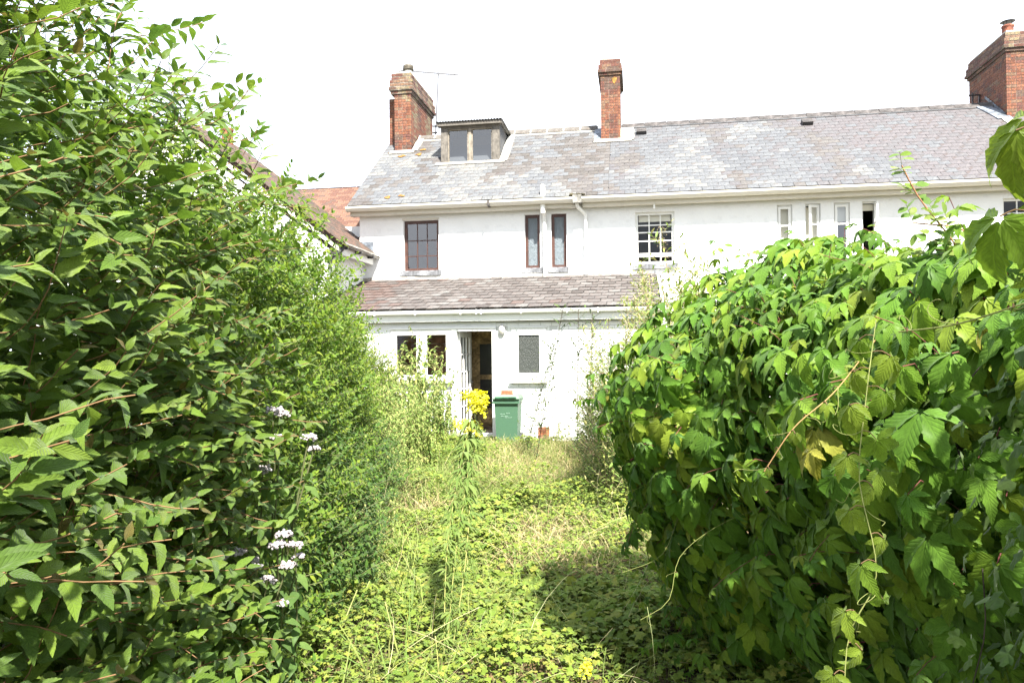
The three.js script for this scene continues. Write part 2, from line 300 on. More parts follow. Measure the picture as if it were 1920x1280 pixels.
// cement fillets round dormer and chimneys, laid on the slates
function onRoof(parent, name, m, x0, x1, s0, s1, h = 0.03, skew = 0) {
  const g = new THREE.BoxGeometry(x1 - x0, h, s1 - s0, 4, 1, 4), p = g.attributes.position;
  for (let i = 0; i < p.count; i++) p.setX(i, p.getX(i) + skew * p.getZ(i) + (noise(p.getX(i) * 9 + x0, p.getZ(i) * 9) - 0.5) * 0.03);
  g.computeVertexNormals(); const o = part(name, uvm(g), m, parent); o.position.copy(roofAt((x0 + x1) / 2, (s0 + s1) / 2, 0.02 + h / 2)); o.rotation.x = roofTilt; return o;
}
onRoof(house, 'ridge_fillet', M.cement, -3.4, -0.9, 4.06, 4.15, 0.012);
onRoof(house, 'ridge_fillet', M.cement, -6.0, -5.0, 4.06, 4.15, 0.012);
onRoof(house, 'flashing', M.cement, -6.62, -5.93, 3.2, 3.4, 0.03);
onRoof(house, 'flashing', M.cement, -6.02, -5.84, 3.35, 4.2, 0.03);
onRoof(house, 'flashing', M.cement, -5.1, -3.26, 2.2, 2.34, 0.03);
onRoof(house, 'flashing', M.cement, -3.4, -3.2, 2.3, 4.15, 0.03);
onRoof(house, 'flashing', M.cement, -1.0, -0.02, 3.2, 3.4, 0.03);
onRoof(house, 'flashing', M.lead, -1.0, -0.8, 3.38, 4.2, 0.02);
for (const [x, s] of [[-6.2, 3.0], [-5.7, 3.4], [-5.75, 3.05], [-6.55, 3.3], [-5.9, 0.35], [-5.55, 0.4], [-0.1, 4.1]]) {   // orange lichen crusts
  const pts = []; for (let a = 0; a < 9; a++) { const t = a / 9 * 6.283, r = rr(0.03, 0.1); pts.push([Math.cos(t) * r * 1.3, Math.sin(t) * r]); }
  const o = part('lichen_patch', poly(pts, 0.006, new THREE.Matrix4().makeRotationX(-Math.PI / 2)), mat(0.62, 0.3, 0.06, { map: grainTex }), house); o.position.copy(roofAt(x, s, 0.036)); o.rotation.x = roofTilt;
}
// eaves: moulded cream gutter and fascia
function eaves(parent, x0, x1, m, sag = 0) {
  part('gutter', [poly([[2.36, 5.2], [2.36, 5.15], [2.40, 5.09], [2.50, 5.08], [2.56, 5.1], [2.56, 5.2], [2.54, 5.2], [2.54, 5.12], [2.49, 5.1], [2.41, 5.11], [2.38, 5.16], [2.38, 5.2]], x1 - x0, new THREE.Matrix4().makeBasis(V(0, 0, -1), V(0, 1, 0), V(1, 0, 0)).setPosition(x0, 0, 0))], m, parent);
  part('fascia', [bx(x0 + 0.05, x1, 5.0, 5.085, -2.72, -2.56), bx(x0 + 0.05, x1, 5.085, 5.2, -2.72, -2.58)], M.cream, parent);
}
eaves(house, LEFT - 0.2, PARTY - 0.65, M.cream);
part('gutter_joint', bx(-3.36, -3.31, 5.07, 5.2, -2.57, -2.35), M.ridgeDark, house);
// windows of the upper floor
window_(house, 'sash_window', -5.53, -4.65, 3.65, 4.88, WZ - 0.1, M.brown, { cols: 3, meet: [4.02, 4.40], w: 0.07, label: 'brown painted sash window with nine panes' });
part('window_sill', bx(-5.62, -4.58, 3.53, 3.648, WZ - 0.06, WZ + 0.07), M.sill, house);
part('lintel', bx(-5.56, -4.63, 4.882, 4.93, WZ - 0.04, WZ + 0.012), M.cream, house);
for (const [a, b, c, d] of narrow) { window_(house, 'narrow_window', a, b, c, d, WZ - 0.09, M.brown, { w: 0.068, glass: M.frosted }); part('window_sill', bx(a - 0.07, b + 0.05, c - 0.12, c - 0.002, WZ - 0.06, WZ + 0.06), M.sill, house); }
// flue pipe between the narrow windows and the downpipe beside it
part('flue_pipe', [cyl(-2.06, WZ + 0.08, 3.42, 4.78, 0.045), cyl(-2.07, WZ + 0.28, 4.88, 5.5, 0.058, 0.058, 14), tube([[-2.06, 4.74, WZ + 0.08], [-2.06, 4.86, WZ + 0.12], [-2.07, 4.95, WZ + 0.28]], 0.055)].concat([new THREE.SphereGeometry(0.058, 12, 8, 0, 6.3, 0, 1.57).translate(-2.07, 5.5, WZ + 0.28)]), M.plastic, house);
part('downpipe', [tube([[-1.27, 5.12, -2.46], [-1.26, 5.0, -2.5], [-1.1, 4.84, -2.68], [-1.09, 4.7, -2.7]], 0.042, 16), cyl(-1.09, -2.7, 3.42, 4.72, 0.036), bx(-1.14, -1.04, 4.1, 4.14, -2.8, -2.655), bx(-1.14, -1.04, 3.44, 3.5, -2.8, -2.65)], M.plastic, house);
part('gutter_outlet', bx(-1.36, -1.16, 5.06, 5.24, -2.58, -2.34), M.gutterGrey, house);
{ const pts = []; for (let k = 0; k < 14; k++) { const g = new THREE.IcosahedronGeometry(rr(0.03, 0.07), 1); const p = g.attributes.position; for (let i = 0; i < p.count; i++) { const f = 0.75 + 0.5 * noise(p.getX(i) * 40 + k, p.getY(i) * 40, p.getZ(i) * 40); p.setXYZ(i, p.getX(i) * f, p.getY(i) * f * 0.7, p.getZ(i) * f); } g.computeVertexNormals(); g.translate(rr(-1.42, -1.08), rr(5.2, 5.27), rr(-2.54, -2.4)); pts.push(uvm(g)); } part('moss_clump', pts, mat(0.09, 0.075, 0.03, { map: grainTex }), house); }
// dormer
{
  const d = new THREE.Group(); d.name = 'dormer'; d.userData.label = 'weathered timber dormer with corrugated flat roof'; house.add(d);
  const z = -4.36, yb = 6.52, yt = 7.6;
  part('frame', [bx(-4.98, -4.8, yb, yt, z - 0.12, z), bx(-3.6, -3.41, yb, yt, z - 0.12, z), bx(-4.8, -3.6, yb, yb + 0.12, z - 0.12, z - 0.01), bx(-4.8, -3.6, yt - 0.06, yt, z - 0.12, z - 0.01)], M.weathered, d);
  part('mullion', bx(-4.245, -4.165, yb + 0.12, yt - 0.06, z - 0.11, z - 0.015), M.paleTimber, d);
  for (const [a, b] of [[-4.8, -4.245], [-4.165, -3.6]]) {
    part('sash', frame(a, b, yb + 0.12, yt - 0.06, 0.032, z - 0.1, z - 0.04), M.paleTimber, d);
    part('pane', new THREE.PlaneGeometry(b - a - 0.06, yt - yb - 0.24).rotateX(-0.015).translate((a + b) / 2, (yb + yt + 0.06) / 2, z - 0.07), M.glass, d);
  }
  part('fascia', bx(-5.06, -3.33, yt, yt + 0.085, z - 0.08, z + 0.1), M.weathered, d);
  const side = (x) => poly([[-z + 0.12, 6.6], [-z + 0.12, yt], [5.72, yt], [5.72, 7.62]].map(([a, b]) => [a, b]), 0.06, new THREE.Matrix4().makeBasis(V(0, 0, -1), V(0, 1, 0), V(1, 0, 0)).setPosition(x, 0, 0));
  part('cheek', [side(-4.97), side(-3.5)], M.lead, d);
  for (let k = 0; k < 4; k++) { const y0 = 6.62 + k * 0.25, zb = -SL.z + (y0 - SL.y) / SL.rise * SL.run; if (zb > 5.7) break; part('cheek_slate', bx(-3.438, -3.424 + 0.004 * (k % 2), y0, y0 + 0.262, -Math.max(zb + 0.18, 5.0 + k * 0.22), z - 0.125), slateMats[k % 2 ? 1 : 0], d); }
  const cols = 84, g = new THREE.PlaneGeometry(1.78, 1.62, cols, 1); const p = g.attributes.position; for (let i = 0; i < p.count; i++) p.setZ(i, 0.016 * Math.cos(p.getX(i) / 0.076 * Math.PI * 2)); g.computeVertexNormals(); g.rotateX(-Math.PI / 2); const under = g.clone(); under.translate(0, -0.006, 0); for (const q of [g, under]) q.translate(-4.2, yt + 0.108, z + 0.14 - 0.81); part('corrugated_roof', [uvm(g), uvm(under)], mat(0.36, 0.36, 0.36, { map: lichenTex, side: THREE.DoubleSide }), d);
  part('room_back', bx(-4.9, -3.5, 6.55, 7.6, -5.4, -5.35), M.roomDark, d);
}
// chimneys
reseed(23);
chimney(house, { x0: -6.52, x1: -6.05, z0: -7.5, z1: -5.2, base: 7.05, neck: 8.86, top: 9.44, sides: ['front', 'right'], patch: (u, y, f) => (f === 'right' ? fbm(u * 3.2, y * 0.8, 3) > 0.6 : y > 8.6 && u > 0.2), wing: [-6.79, -7.5, -5.55] }, 'deep red brick chimney stack at the gable end');
const pots = new THREE.Group(); pots.name = 'chimney_pot'; house.add(pots);
part('pot', [new THREE.LatheGeometry([[0.13, 0], [0.13, 0.1], [0.12, 0.2]].map((p) => new THREE.Vector2(...p)), 16).translate(-6.22, 9.46, -5.55)], M.cement, pots);
part('cowl', [new THREE.LatheGeometry([[0.12, 0.16], [0.15, 0.17], [0.15, 0.22], [0.14, 0.225], [0.15, 0.23], [0.15, 0.3], [0.13, 0.315], [0, 0.32]].map((p) => new THREE.Vector2(...p)), 16).translate(-6.22, 9.46, -5.55)], M.cowl, pots);
part('flue_cap', new THREE.CylinderGeometry(0.12, 0.1, 0.04, 14).translate(-6.4, 9.51, -5.4), M.cowl, pots);
part('lead_flashing', [bx(-6.56, -6.0, 7.03, 7.2, -5.19, -5.165)], M.lead, house);
// lean-to
const LX0 = -6.62, LX1 = 0.46;
const lw = [[-4.92, -3.66, 1.1, 2.13], [-3.56, -2.8, 0.02, 2.11], [-2.42, -1.73, 1.1, 2.13]];
part('lean_to_wall', [panel(LX0, LX1, GY - 0.05, 2.3, lw, 0, 0.22), bx(LX0, LX0 + 0.2, GY, 2.6, -2.79, -0.225), bx(LX1 - 0.2, LX1, GY, 2.6, -2.79, -0.225)], M.render, house);
part('lean_to_floor', bx(LX0 + 0.2, LX1 - 0.2, GY + 0.02, 0.0, -2.79, -0.225), M.floor, house);
const LR = { y: 2.52, z: 0.22, len: 3.16, a: Math.atan2(0.9, 3.02) };
const leanAt = (x, s, h = 0) => V(x, LR.y + Math.sin(LR.a) * s + Math.cos(LR.a) * h, LR.z - Math.cos(LR.a) * s + Math.sin(LR.a) * h);
{
  const q = (s, h) => { const p = leanAt(0, s, h); return [-p.z, p.y]; };
  const lr = part('lean_to_roof', poly([q(0, -0.09), q(0, -0.01), q(LR.len, -0.01), q(LR.len, -0.09)], LX1 - LX0 + 0.1, new THREE.Matrix4().makeBasis(V(0, 0, -1), V(0, 1, 0), V(1, 0, 0)).setPosition(LX0 - 0.05, 0, 0)), M.underlay, house);
  const tones = [[0.145, 0.126, 0.119], [0.168, 0.148, 0.14], [0.122, 0.105, 0.099], [0.192, 0.174, 0.166], [0.155, 0.11, 0.097], [0.145, 0.095, 0.081], [0.215, 0.202, 0.195], [0.095, 0.08, 0.074]], mats = toneMats(tones, { map: lichenTex, bumpMap: roughBump, bumpScale: 0.006 });
  const geos = [0, 1, 2].map((k) => { const g = new THREE.BoxGeometry(0.25 - 0.004 * k, 0.016, 0.36, 3, 1, 1), p = g.attributes.position; for (let i = 0; i < p.count; i++) if (p.getZ(i) > 0) { p.setY(i, p.getY(i) + (noise(p.getX(i) * 17 + k * 5, 3) - 0.5) * 0.012); p.setZ(i, p.getZ(i) + (noise(p.getX(i) * 23 + k * 9, 8) - 0.5) * 0.02); } g.computeVertexNormals(); return uvm(g); });
  const list = [], rows = 11, gauge = LR.len / rows;
  for (let r = 0; r < rows; r++) for (let x = LX0 + (r % 2) * 0.128 - 0.05; x < LX1 + 0.02; x += 0.256) {
    const s = r * gauge + 0.15, c = x + 0.128, p = leanAt(c, s + rr(-0.012, 0.012), 0.02 + rr(0, 0.006)), n = rnd(), red = c < -5.6 + 0.8 * noise(c * 2, s * 2);
    const m = new THREE.Matrix4().makeRotationFromEuler(new THREE.Euler(LR.a - 0.05 + rr(-0.012, 0.012), rr(-0.02, 0.02), rr(-0.015, 0.015))).setPosition(p);
    list.push({ m, k: Math.floor(rnd() * 3), d: camD(p), tone: red ? (n < 0.4 ? 4 : n < 0.75 ? 5 : 2) : n < 0.3 ? 0 : n < 0.58 ? 1 : n < 0.72 ? 2 : n < 0.86 ? 3 : n < 0.88 ? 4 : n < 0.96 ? 6 : 7 });
  }
  placePieces(list, 300, 'tile', lr, geos, mats, tones);
  const fl = new THREE.BoxGeometry(LX1 - LX0, 0.12, 0.05, 60, 1, 1), p = fl.attributes.position; for (let i = 0; i < p.count; i++) if (p.getY(i) > 0) p.setY(i, p.getY(i) + (noise(p.getX(i) * 3, 2) - 0.4) * 0.08); fl.computeVertexNormals(); fl.translate((LX0 + LX1) / 2, 3.44, WZ + 0.03);
  part('abutment_fillet', uvm(fl), M.cement, house);
  const lx = part('verge_board', poly([q(0, -0.11), q(0, 0.05), q(LR.len, 0.05), q(LR.len, -0.11)], 0.05, new THREE.Matrix4().makeBasis(V(0, 0, -1), V(0, 1, 0), V(1, 0, 0)).setPosition(LX1 + 0.06, 0, 0)), M.whitePaint, house);
}
part('fascia_board', bx(LX0, LX1 + 0.05, 2.28, 2.44, 0.1, 0.15), M.whitePaint, house);
part('soffit', bx(LX0, LX1, 2.27, 2.295, 0.004, 0.098), M.weathered, house);
part('head_board', [bx(-4.96, -2.74, 2.135, 2.165, 0.004, 0.05), bx(-2.46, -1.7, 2.135, 2.16, 0.004, 0.04)], M.whitePaint, house);
part('lean_to_gutter', poly([[-0.27, 2.5], [-0.27, 2.47], [-0.25, 2.43], [-0.21, 2.42], [-0.17, 2.43], [-0.152, 2.47], [-0.152, 2.5], [-0.165, 2.5], [-0.17, 2.46], [-0.21, 2.435], [-0.25, 2.46], [-0.257, 2.5]], LX1 - LX0 + 0.1, new THREE.Matrix4().makeBasis(V(0, 0, -1), V(0, 1, 0), V(1, 0, 0)).setPosition(LX0 - 0.05, 0, 0)), M.plastic, house);
for (const x of [-6.0, -5.2, -4.35, -3.42, -3.1, -3.0, -2.2, -1.3, -0.7]) part('gutter_bracket', bx(x, x + 0.025, 2.412, 2.507, 0.15, 0.278), M.plastic, house);
// left window pair
window_(house, 'window', -4.92, -4.275, 1.1, 2.13, 0.02, M.whitePaint, { w: 0.11, glass: M.clearGlass });
window_(house, 'window', -4.272, -3.66, 1.1, 2.13, 0.02, M.whitePaint, { w: 0.105, glass: M.clearGlass });
part('window_sill', bx(-5.0, -3.62, 1.045, 1.098, -0.05, 0.1), M.cream, house);
window_(house, 'frosted_window', -2.42, -1.73, 1.1, 2.13, 0.02, M.whitePaint, { w: 0.135, glass: M.frostedDark });
part('window_sill', bx(-2.46, -1.7, 1.045, 1.098, -0.05, 0.1), M.cream, house);
// door frame and the glazed door swung inwards
part('door_frame', [bx(-3.655, -3.54, -0.05, 2.13, -0.12, 0.03), bx(-2.82, -2.74, -0.05, 2.13, -0.12, 0.03), bx(-3.54, -2.82, 2.085, 2.13, -0.12, 0.03), bx(-3.54, -2.82, -0.09, 0.03, -0.15, 0.04)], M.whitePaint, house);
{
  const d = new THREE.Group(); d.name = 'door'; d.userData.label = 'white glazed door with eighteen small panes standing open inwards'; house.add(d); d.position.set(-3.53, 0.035, -0.1); d.rotation.y = 1.44;
  part('leaf', [bx(0, 0.09, 0, 2.04, -0.02, 0.02), bx(0.62, 0.71, 0, 2.04, -0.02, 0.02), bx(0.09, 0.62, 0, 0.16, -0.02, 0.02), bx(0.09, 0.62, 1.94, 2.04, -0.02, 0.02)], M.whitePaint, d);
  for (let c = 1; c < 3; c++) part('glazing_bar', bx(0.09 + 0.1767 * c - 0.012, 0.09 + 0.1767 * c + 0.012, 0.16, 1.94, -0.016, 0.016), M.whitePaint, d);
  for (let r = 1; r < 5; r++) part('glazing_bar', bx(0.09, 0.62, 0.16 + 0.356 * r - 0.012, 0.16 + 0.356 * r + 0.012, -0.013, 0.013), M.whitePaint, d);
  for (let r = 0; r < 5; r++) for (let c = 0; c < 3; c++) part('pane', new THREE.PlaneGeometry(0.1767, 0.356).translate(0.178 + 0.1767 * c, 0.338 + 0.356 * r, 0), M.clearGlass, d);
  part('door_handle', [tube([[0.665, 1.0, 0.02], [0.665, 1.0, 0.06], [0.58, 1.0, 0.06]], 0.009), bx(0.65, 0.68, 0.92, 1.08, 0.021, 0.027)], M.steel, d);
}
// what shows inside the lean-to
part('inner_wall', [bx(-3.72, -0.5, 0, 2.25, -1.75, -1.71)], M.roomTan, house);
part('partition', bx(-2.95, -2.9, 0, 1.98, -1.705, -0.75), M.roomCream, house, 'cream cupboard door edge inside the doorway');
{
  const q = new THREE.Group(); q.name = 'inner_door'; house.add(q);
  part('door_leaf', bx(-3.62, -3.0, 0.0, 1.98, -1.705, -1.67), M.roomTan, q);
  for (const [a, b] of [[1.16, 1.84], [0.42, 1.05]]) part('dark_pane', bx(-3.42, -3.12, a, b, -1.668, -1.66), M.darkPanel, q);
}
for (let k = 0; k < 17; k++) part('wall_board', bx(-6.3, -3.74, 0.12 + k * 0.145, 0.255 + k * 0.145, -1.02 + 0.01 * (k % 2), -0.98), M.boards, house);
part('window_board', bx(-6.3, -3.7, 0.98, 1.01, -0.9, -0.25), M.floor, house);
part('ceiling', bx(LX0 + 0.2, LX1 - 0.2, 2.26, 2.3, -2.78, -0.23), M.roomCream, house);
// painted brick courses to the right of the door
{
  reseed(31); const g = [0, 1].map((k) => uvm(new THREE.BoxGeometry(0.214 - k * 0.003, 0.064, 0.02))), hg = uvm(new THREE.BoxGeometry(0.1, 0.064, 0.02));
  const bw = part('brick_face', panel(-2.735, LX1, GY - 0.04, 2.26, [[-2.5, -1.66, 1.0, 2.18]], 0.004, 0.003), M.paintedMortar, house); bw.visible = true;
  const holes = [[-2.5, -1.66, 1.0, 2.18]]; const list = [], rest = [];
  for (let r = 0; r < 31; r++) for (let x = -2.73 + (r % 2) * 0.112; x < LX1 - 0.05; x += 0.224) {
    const y = GY + 0.0375 + r * 0.0755, spans = x < -1.66 && x + 0.214 > -2.5; if (spans && y > 1.0 && y < 2.19) continue; if (y > 2.23 || x + 0.21 > LX1) continue;
    (x < -0.55 ? list : rest).push([x + 0.107, y]);
  }
  for (const [x, y] of list.slice(0, 300)) { const o = part('brick', pick(g), M.paintedBrick, bw); o.position.set(x, y, 0.004 + rr(-0.002, 0.002)); o.rotation.set(rr(-0.006, 0.006), rr(-0.006, 0.006), rr(-0.006, 0.006)); }
  const gs = rest.concat(list.slice(300)).map(([x, y]) => g[0].clone().translate(x, y, 0.004)); const o = part('brick_field', gs, M.paintedBrick, bw); o.userData.kind = 'stuff';
}
// bulkhead lamp on the wall
{
  const l = new THREE.Group(); l.name = 'wall_lamp'; l.userData.label = 'oval bulkhead lamp beside the door, unlit'; house.add(l); l.position.set(-2.61, 2.1, 0.012);
  part('base', new THREE.CylinderGeometry(1, 1, 0.04, 24).rotateX(Math.PI / 2).scale(0.065, 0.105, 1).translate(0, 0, 0.02), M.whitePaint, l);
  part('glass_cover', new THREE.SphereGeometry(1, 20, 12).scale(0.052, 0.09, 0.06).translate(0, 0, 0.045), mat(0.62, 0.58, 0.5, { roughness: 0.2 }), l);
  part('cage', [new THREE.TorusGeometry(0.058, 0.008, 6, 24).scale(1, 1.65, 1).translate(0, 0, 0.05), tube([[0, -0.095, 0.05], [0, -0.05, 0.1], [0, 0.05, 0.1], [0, 0.095, 0.05]], 0.007)], M.steel, l);
}

// ---------------------------------------------------------------- the right-hand house of the terrace
reseed(41);
const house2 = thing('terraced_house', 'white rendered terraced house with long slate roof and small white casement windows behind the creeper', 'house', [0, 0, 0]);
const casements = [[3.2, 3.53], [3.80, 4.13], [4.41, 4.75], [5.0, 5.31]];
part('wall', panel(PARTY, RIGHT, GY, 5.12, [[0.05, 0.94, 3.66, 4.86], ...casements.map(([a, b]) => [a, b, 3.55, 4.9]), [7.85, 8.75, 3.7, 4.85]], WZ, 0.3), M.render, house2);
part('rear_wall', panel(PARTY, RIGHT, GY, 5.1, [], -9.0, 0.3), M.render, house2);
part('end_wall', poly([[2.8, GY], [9.3, GY], [9.3, 5.1], [6.03, 7.6], [2.8, 5.1]], 0.3, new THREE.Matrix4().makeBasis(V(0, 0, -1), V(0, 1, 0), V(1, 0, 0)).setPosition(RIGHT - 0.003, 0, 0)), M.render, house2);
part('room_floor', [bx(PARTY, RIGHT, 2.75, 2.9, -9.0, -3.1), bx(PARTY, RIGHT, 5.0, 5.1, -9.0, -3.12), bx(2.4, 2.5, 2.9, 5.0, -9, -3.1)], M.roomDark, house2);
const roof2 = roofShell(house2, PARTY + 0.002, RIGHT + 0.3);
slates(roof2, PARTY, RIGHT + 0.3, [[-1, -0.27, 3.36, 4.5], [9.02, 10.12, 3.36, 4.5]]);
ridge(house2, -0.26, 9.0, M.ridgeDark, null, 0.6);
ridge(house2, 10.12, 12.7, M.ridgeDark, null, 0.6);
onRoof(house2, 'ridge_course', slateMats[2], -0.2, 8.6, 4.14, 4.3, 0.02);
onRoof(house2, 'flashing', M.cement, -0.3, 0.05, 3.3, 4.15, 0.03);
onRoof(house2, 'flashing', M.cement, 8.88, 9.1, 2.95, 3.35, 0.03);
onRoof(house2, 'lead_gutter', M.lead, 8.72, 9.06, 3.3, 4.2, 0.03, 0.2);
for (let k = 0; k < 9; k++) part('stepped_flashing', poly([[0, 0], [0.13, 0.095], [0.13, 0.16], [0.0, 0.09]], 0.006, new THREE.Matrix4().makeBasis(V(0, 0, -1), V(0, 1, 0), V(1, 0, 0)).setPosition(9.036, 7.32 + k * 0.085, -5.25 - k * 0.115)), M.lead, house2);
for (const [x, s] of [[0.25, 3.72], [4.45, 3.72]]) { const v = new THREE.Group(); v.name = 'roof_vent'; house2.add(v); v.position.copy(roofAt(x, s, 0.05)); v.rotation.x = roofTilt; part('hood', bx(-0.13, 0.13, -0.02, 0.07, -0.12, 0.1), M.ridgeDark, v); part('slot', bx(-0.11, 0.11, -0.01, 0.04, 0.101, 0.106), M.black, v); }
eaves(house2, PARTY - 0.64, RIGHT + 0.3, M.cream);
reseed(43);
chimney(house2, { x0: -0.81, x1: -0.3, z0: -6.7, z1: -5.2, base: 7.05, neck: 8.98, top: 9.4, sides: ['front', 'right'], patch: (u, y, f) => f === 'front' && u > 0.34 && y > 7.9 && y < 8.9 && fbm(u * 2, y * 3, 3) > 0.36 }, 'narrow red brick chimney stack on the party wall');
part('lead_flashing', bx(-0.86, -0.26, 7.02, 7.16, -5.19, -5.165), M.cement, house2);
part('lichen_patch', poly([[0, 0], [0.05, -0.1], [0.1, -0.02], [0.13, 0.06], [0.06, 0.1], [-0.03, 0.06]], 0.006, new THREE.Matrix4().setPosition(-0.5, 8.83, -5.198)), mat(0.6, 0.33, 0.06, { map: grainTex }), house2);
chimney(house2, { x0: 9.06, x1: 10.1, z0: -7.25, z1: -5.2, base: 6.95, neck: 8.88, top: 9.36, sides: ['front', 'left'], patch: (u, y, f) => f === 'front' && u < 0.2 && y > 8.9 }, 'wide red brick chimney stack at the right end');
{
  const p = new THREE.Group(); p.name = 'chimney_pot'; house2.add(p); p.position.set(9.27, 9.38, -5.55);
  part('pot', new THREE.LatheGeometry([[0.13, 0], [0.125, 0.22], [0.14, 0.23], [0.14, 0.27], [0.11, 0.27], [0.11, 0]].map((q) => new THREE.Vector2(...q)), 18), M.terracotta, p);
  part('cowl', [new THREE.ConeGeometry(0.17, 0.06, 18).translate(0, 0.4, 0), cyl(0.1, 0, 0.24, 0.38, 0.007), cyl(-0.06, 0.08, 0.24, 0.38, 0.007), cyl(-0.06, -0.08, 0.24, 0.38, 0.007)], M.black, p);
}
{ // rooftop ladder hooked over the ridge behind the right chimney
  const l = new THREE.Group(); l.name = 'roof_ladder'; house2.add(l);
  part('stile', [bx(8.86, 8.89, 7.5, 8.35, -6.62, -6.59)], M.black, l); part('stile', bx(9.02, 9.05, 7.5, 8.3, -6.62, -6.59), M.black, l);
  for (const y of [7.95, 8.28]) part('rung', bx(8.78, 9.06, y, y + 0.03, -6.62, -6.585), M.black, l);
}
// white sash window with its lower sash pushed up a little
{
  const w = window_(house2, 'sash_window', 0.05, 0.94, 3.66, 4.86, WZ - 0.08, M.whitePaint, { w: 0.06, cols: 3, meet: [4.565, 4.40, 4.2], bar: 0.026, glazing: false, label: 'white sash window with twelve panes, open at the bottom' });
  part('bottom_rail', bx(0.11, 0.88, 3.83, 3.92, WZ - 0.125, WZ - 0.085), M.whitePaint, w);
  for (let c = 0; c < 3; c++) for (const [a, b] of [[3.92, 4.2], [4.2, 4.4], [4.4, 4.565], [4.565, 4.8]]) part('pane', new THREE.PlaneGeometry(0.256, b - a).translate(0.11 + 0.2567 * (c + 0.5), (a + b) / 2, WZ - 0.11), M.clearGlass, w);
  part('roller_blind', bx(0.13, 0.86, 4.66, 4.82, WZ - 0.2, WZ - 0.19), M.blind, w);
  part('window_sill', bx(0.0, 1.0, 3.54, 3.655, WZ - 0.06, WZ + 0.07), M.sill, house2);
}
part('eaves_light', [cyl(0.48, -2.6, 4.9, 4.99, 0.03, 0.02)], M.plastic, house2);
casements.forEach(([a, b], k) => {
  const w = window_(house2, 'casement_window', a, b, 3.55, 4.9, WZ - 0.06, M.whitePaint, { w: 0.03, glazing: false });
  const leaf = new THREE.Group(); leaf.name = 'casement'; w.add(leaf); leaf.position.set(b - 0.03, 0, WZ - 0.05); leaf.rotation.y = [0, 0.55, 0, 1.5][k]; const L = b - a - 0.06;
  // a casement is one mesh of frame with its glass beside it, hinged on the right
  part('casement_frame', [...frame(-L, 0, 3.59, 4.86, 0.05, -0.02, 0.02), bx(-L + 0.05, -0.05, 4.42, 4.45, -0.015, 0.015), bx(-L + 0.05, -0.05, 3.98, 4.01, -0.015, 0.015)], M.whitePaint, leaf);
  part('pane', new THREE.PlaneGeometry(L - 0.08, 1.2).translate(-L / 2, 4.22, 0), k === 2 ? M.glass : M.clearGlass, leaf);
  if (k < 3) part('blind', bx(a + 0.04, b - 0.04, k === 2 ? 4.5 : 3.6, 4.86, WZ - 0.2, WZ - 0.19), M.blind, w);
  else part('roller_blind', bx(a + 0.03, b - 0.03, 4.72, 4.86, WZ - 0.16, WZ - 0.15), M.blind, w);
});
window_(house2, 'sash_window', 7.85, 8.75, 3.7, 4.85, WZ - 0.08, M.whitePaint, { cols: 3, rows: 4, glass: M.clearGlass, label: 'white sash window at the far right behind leaves' });

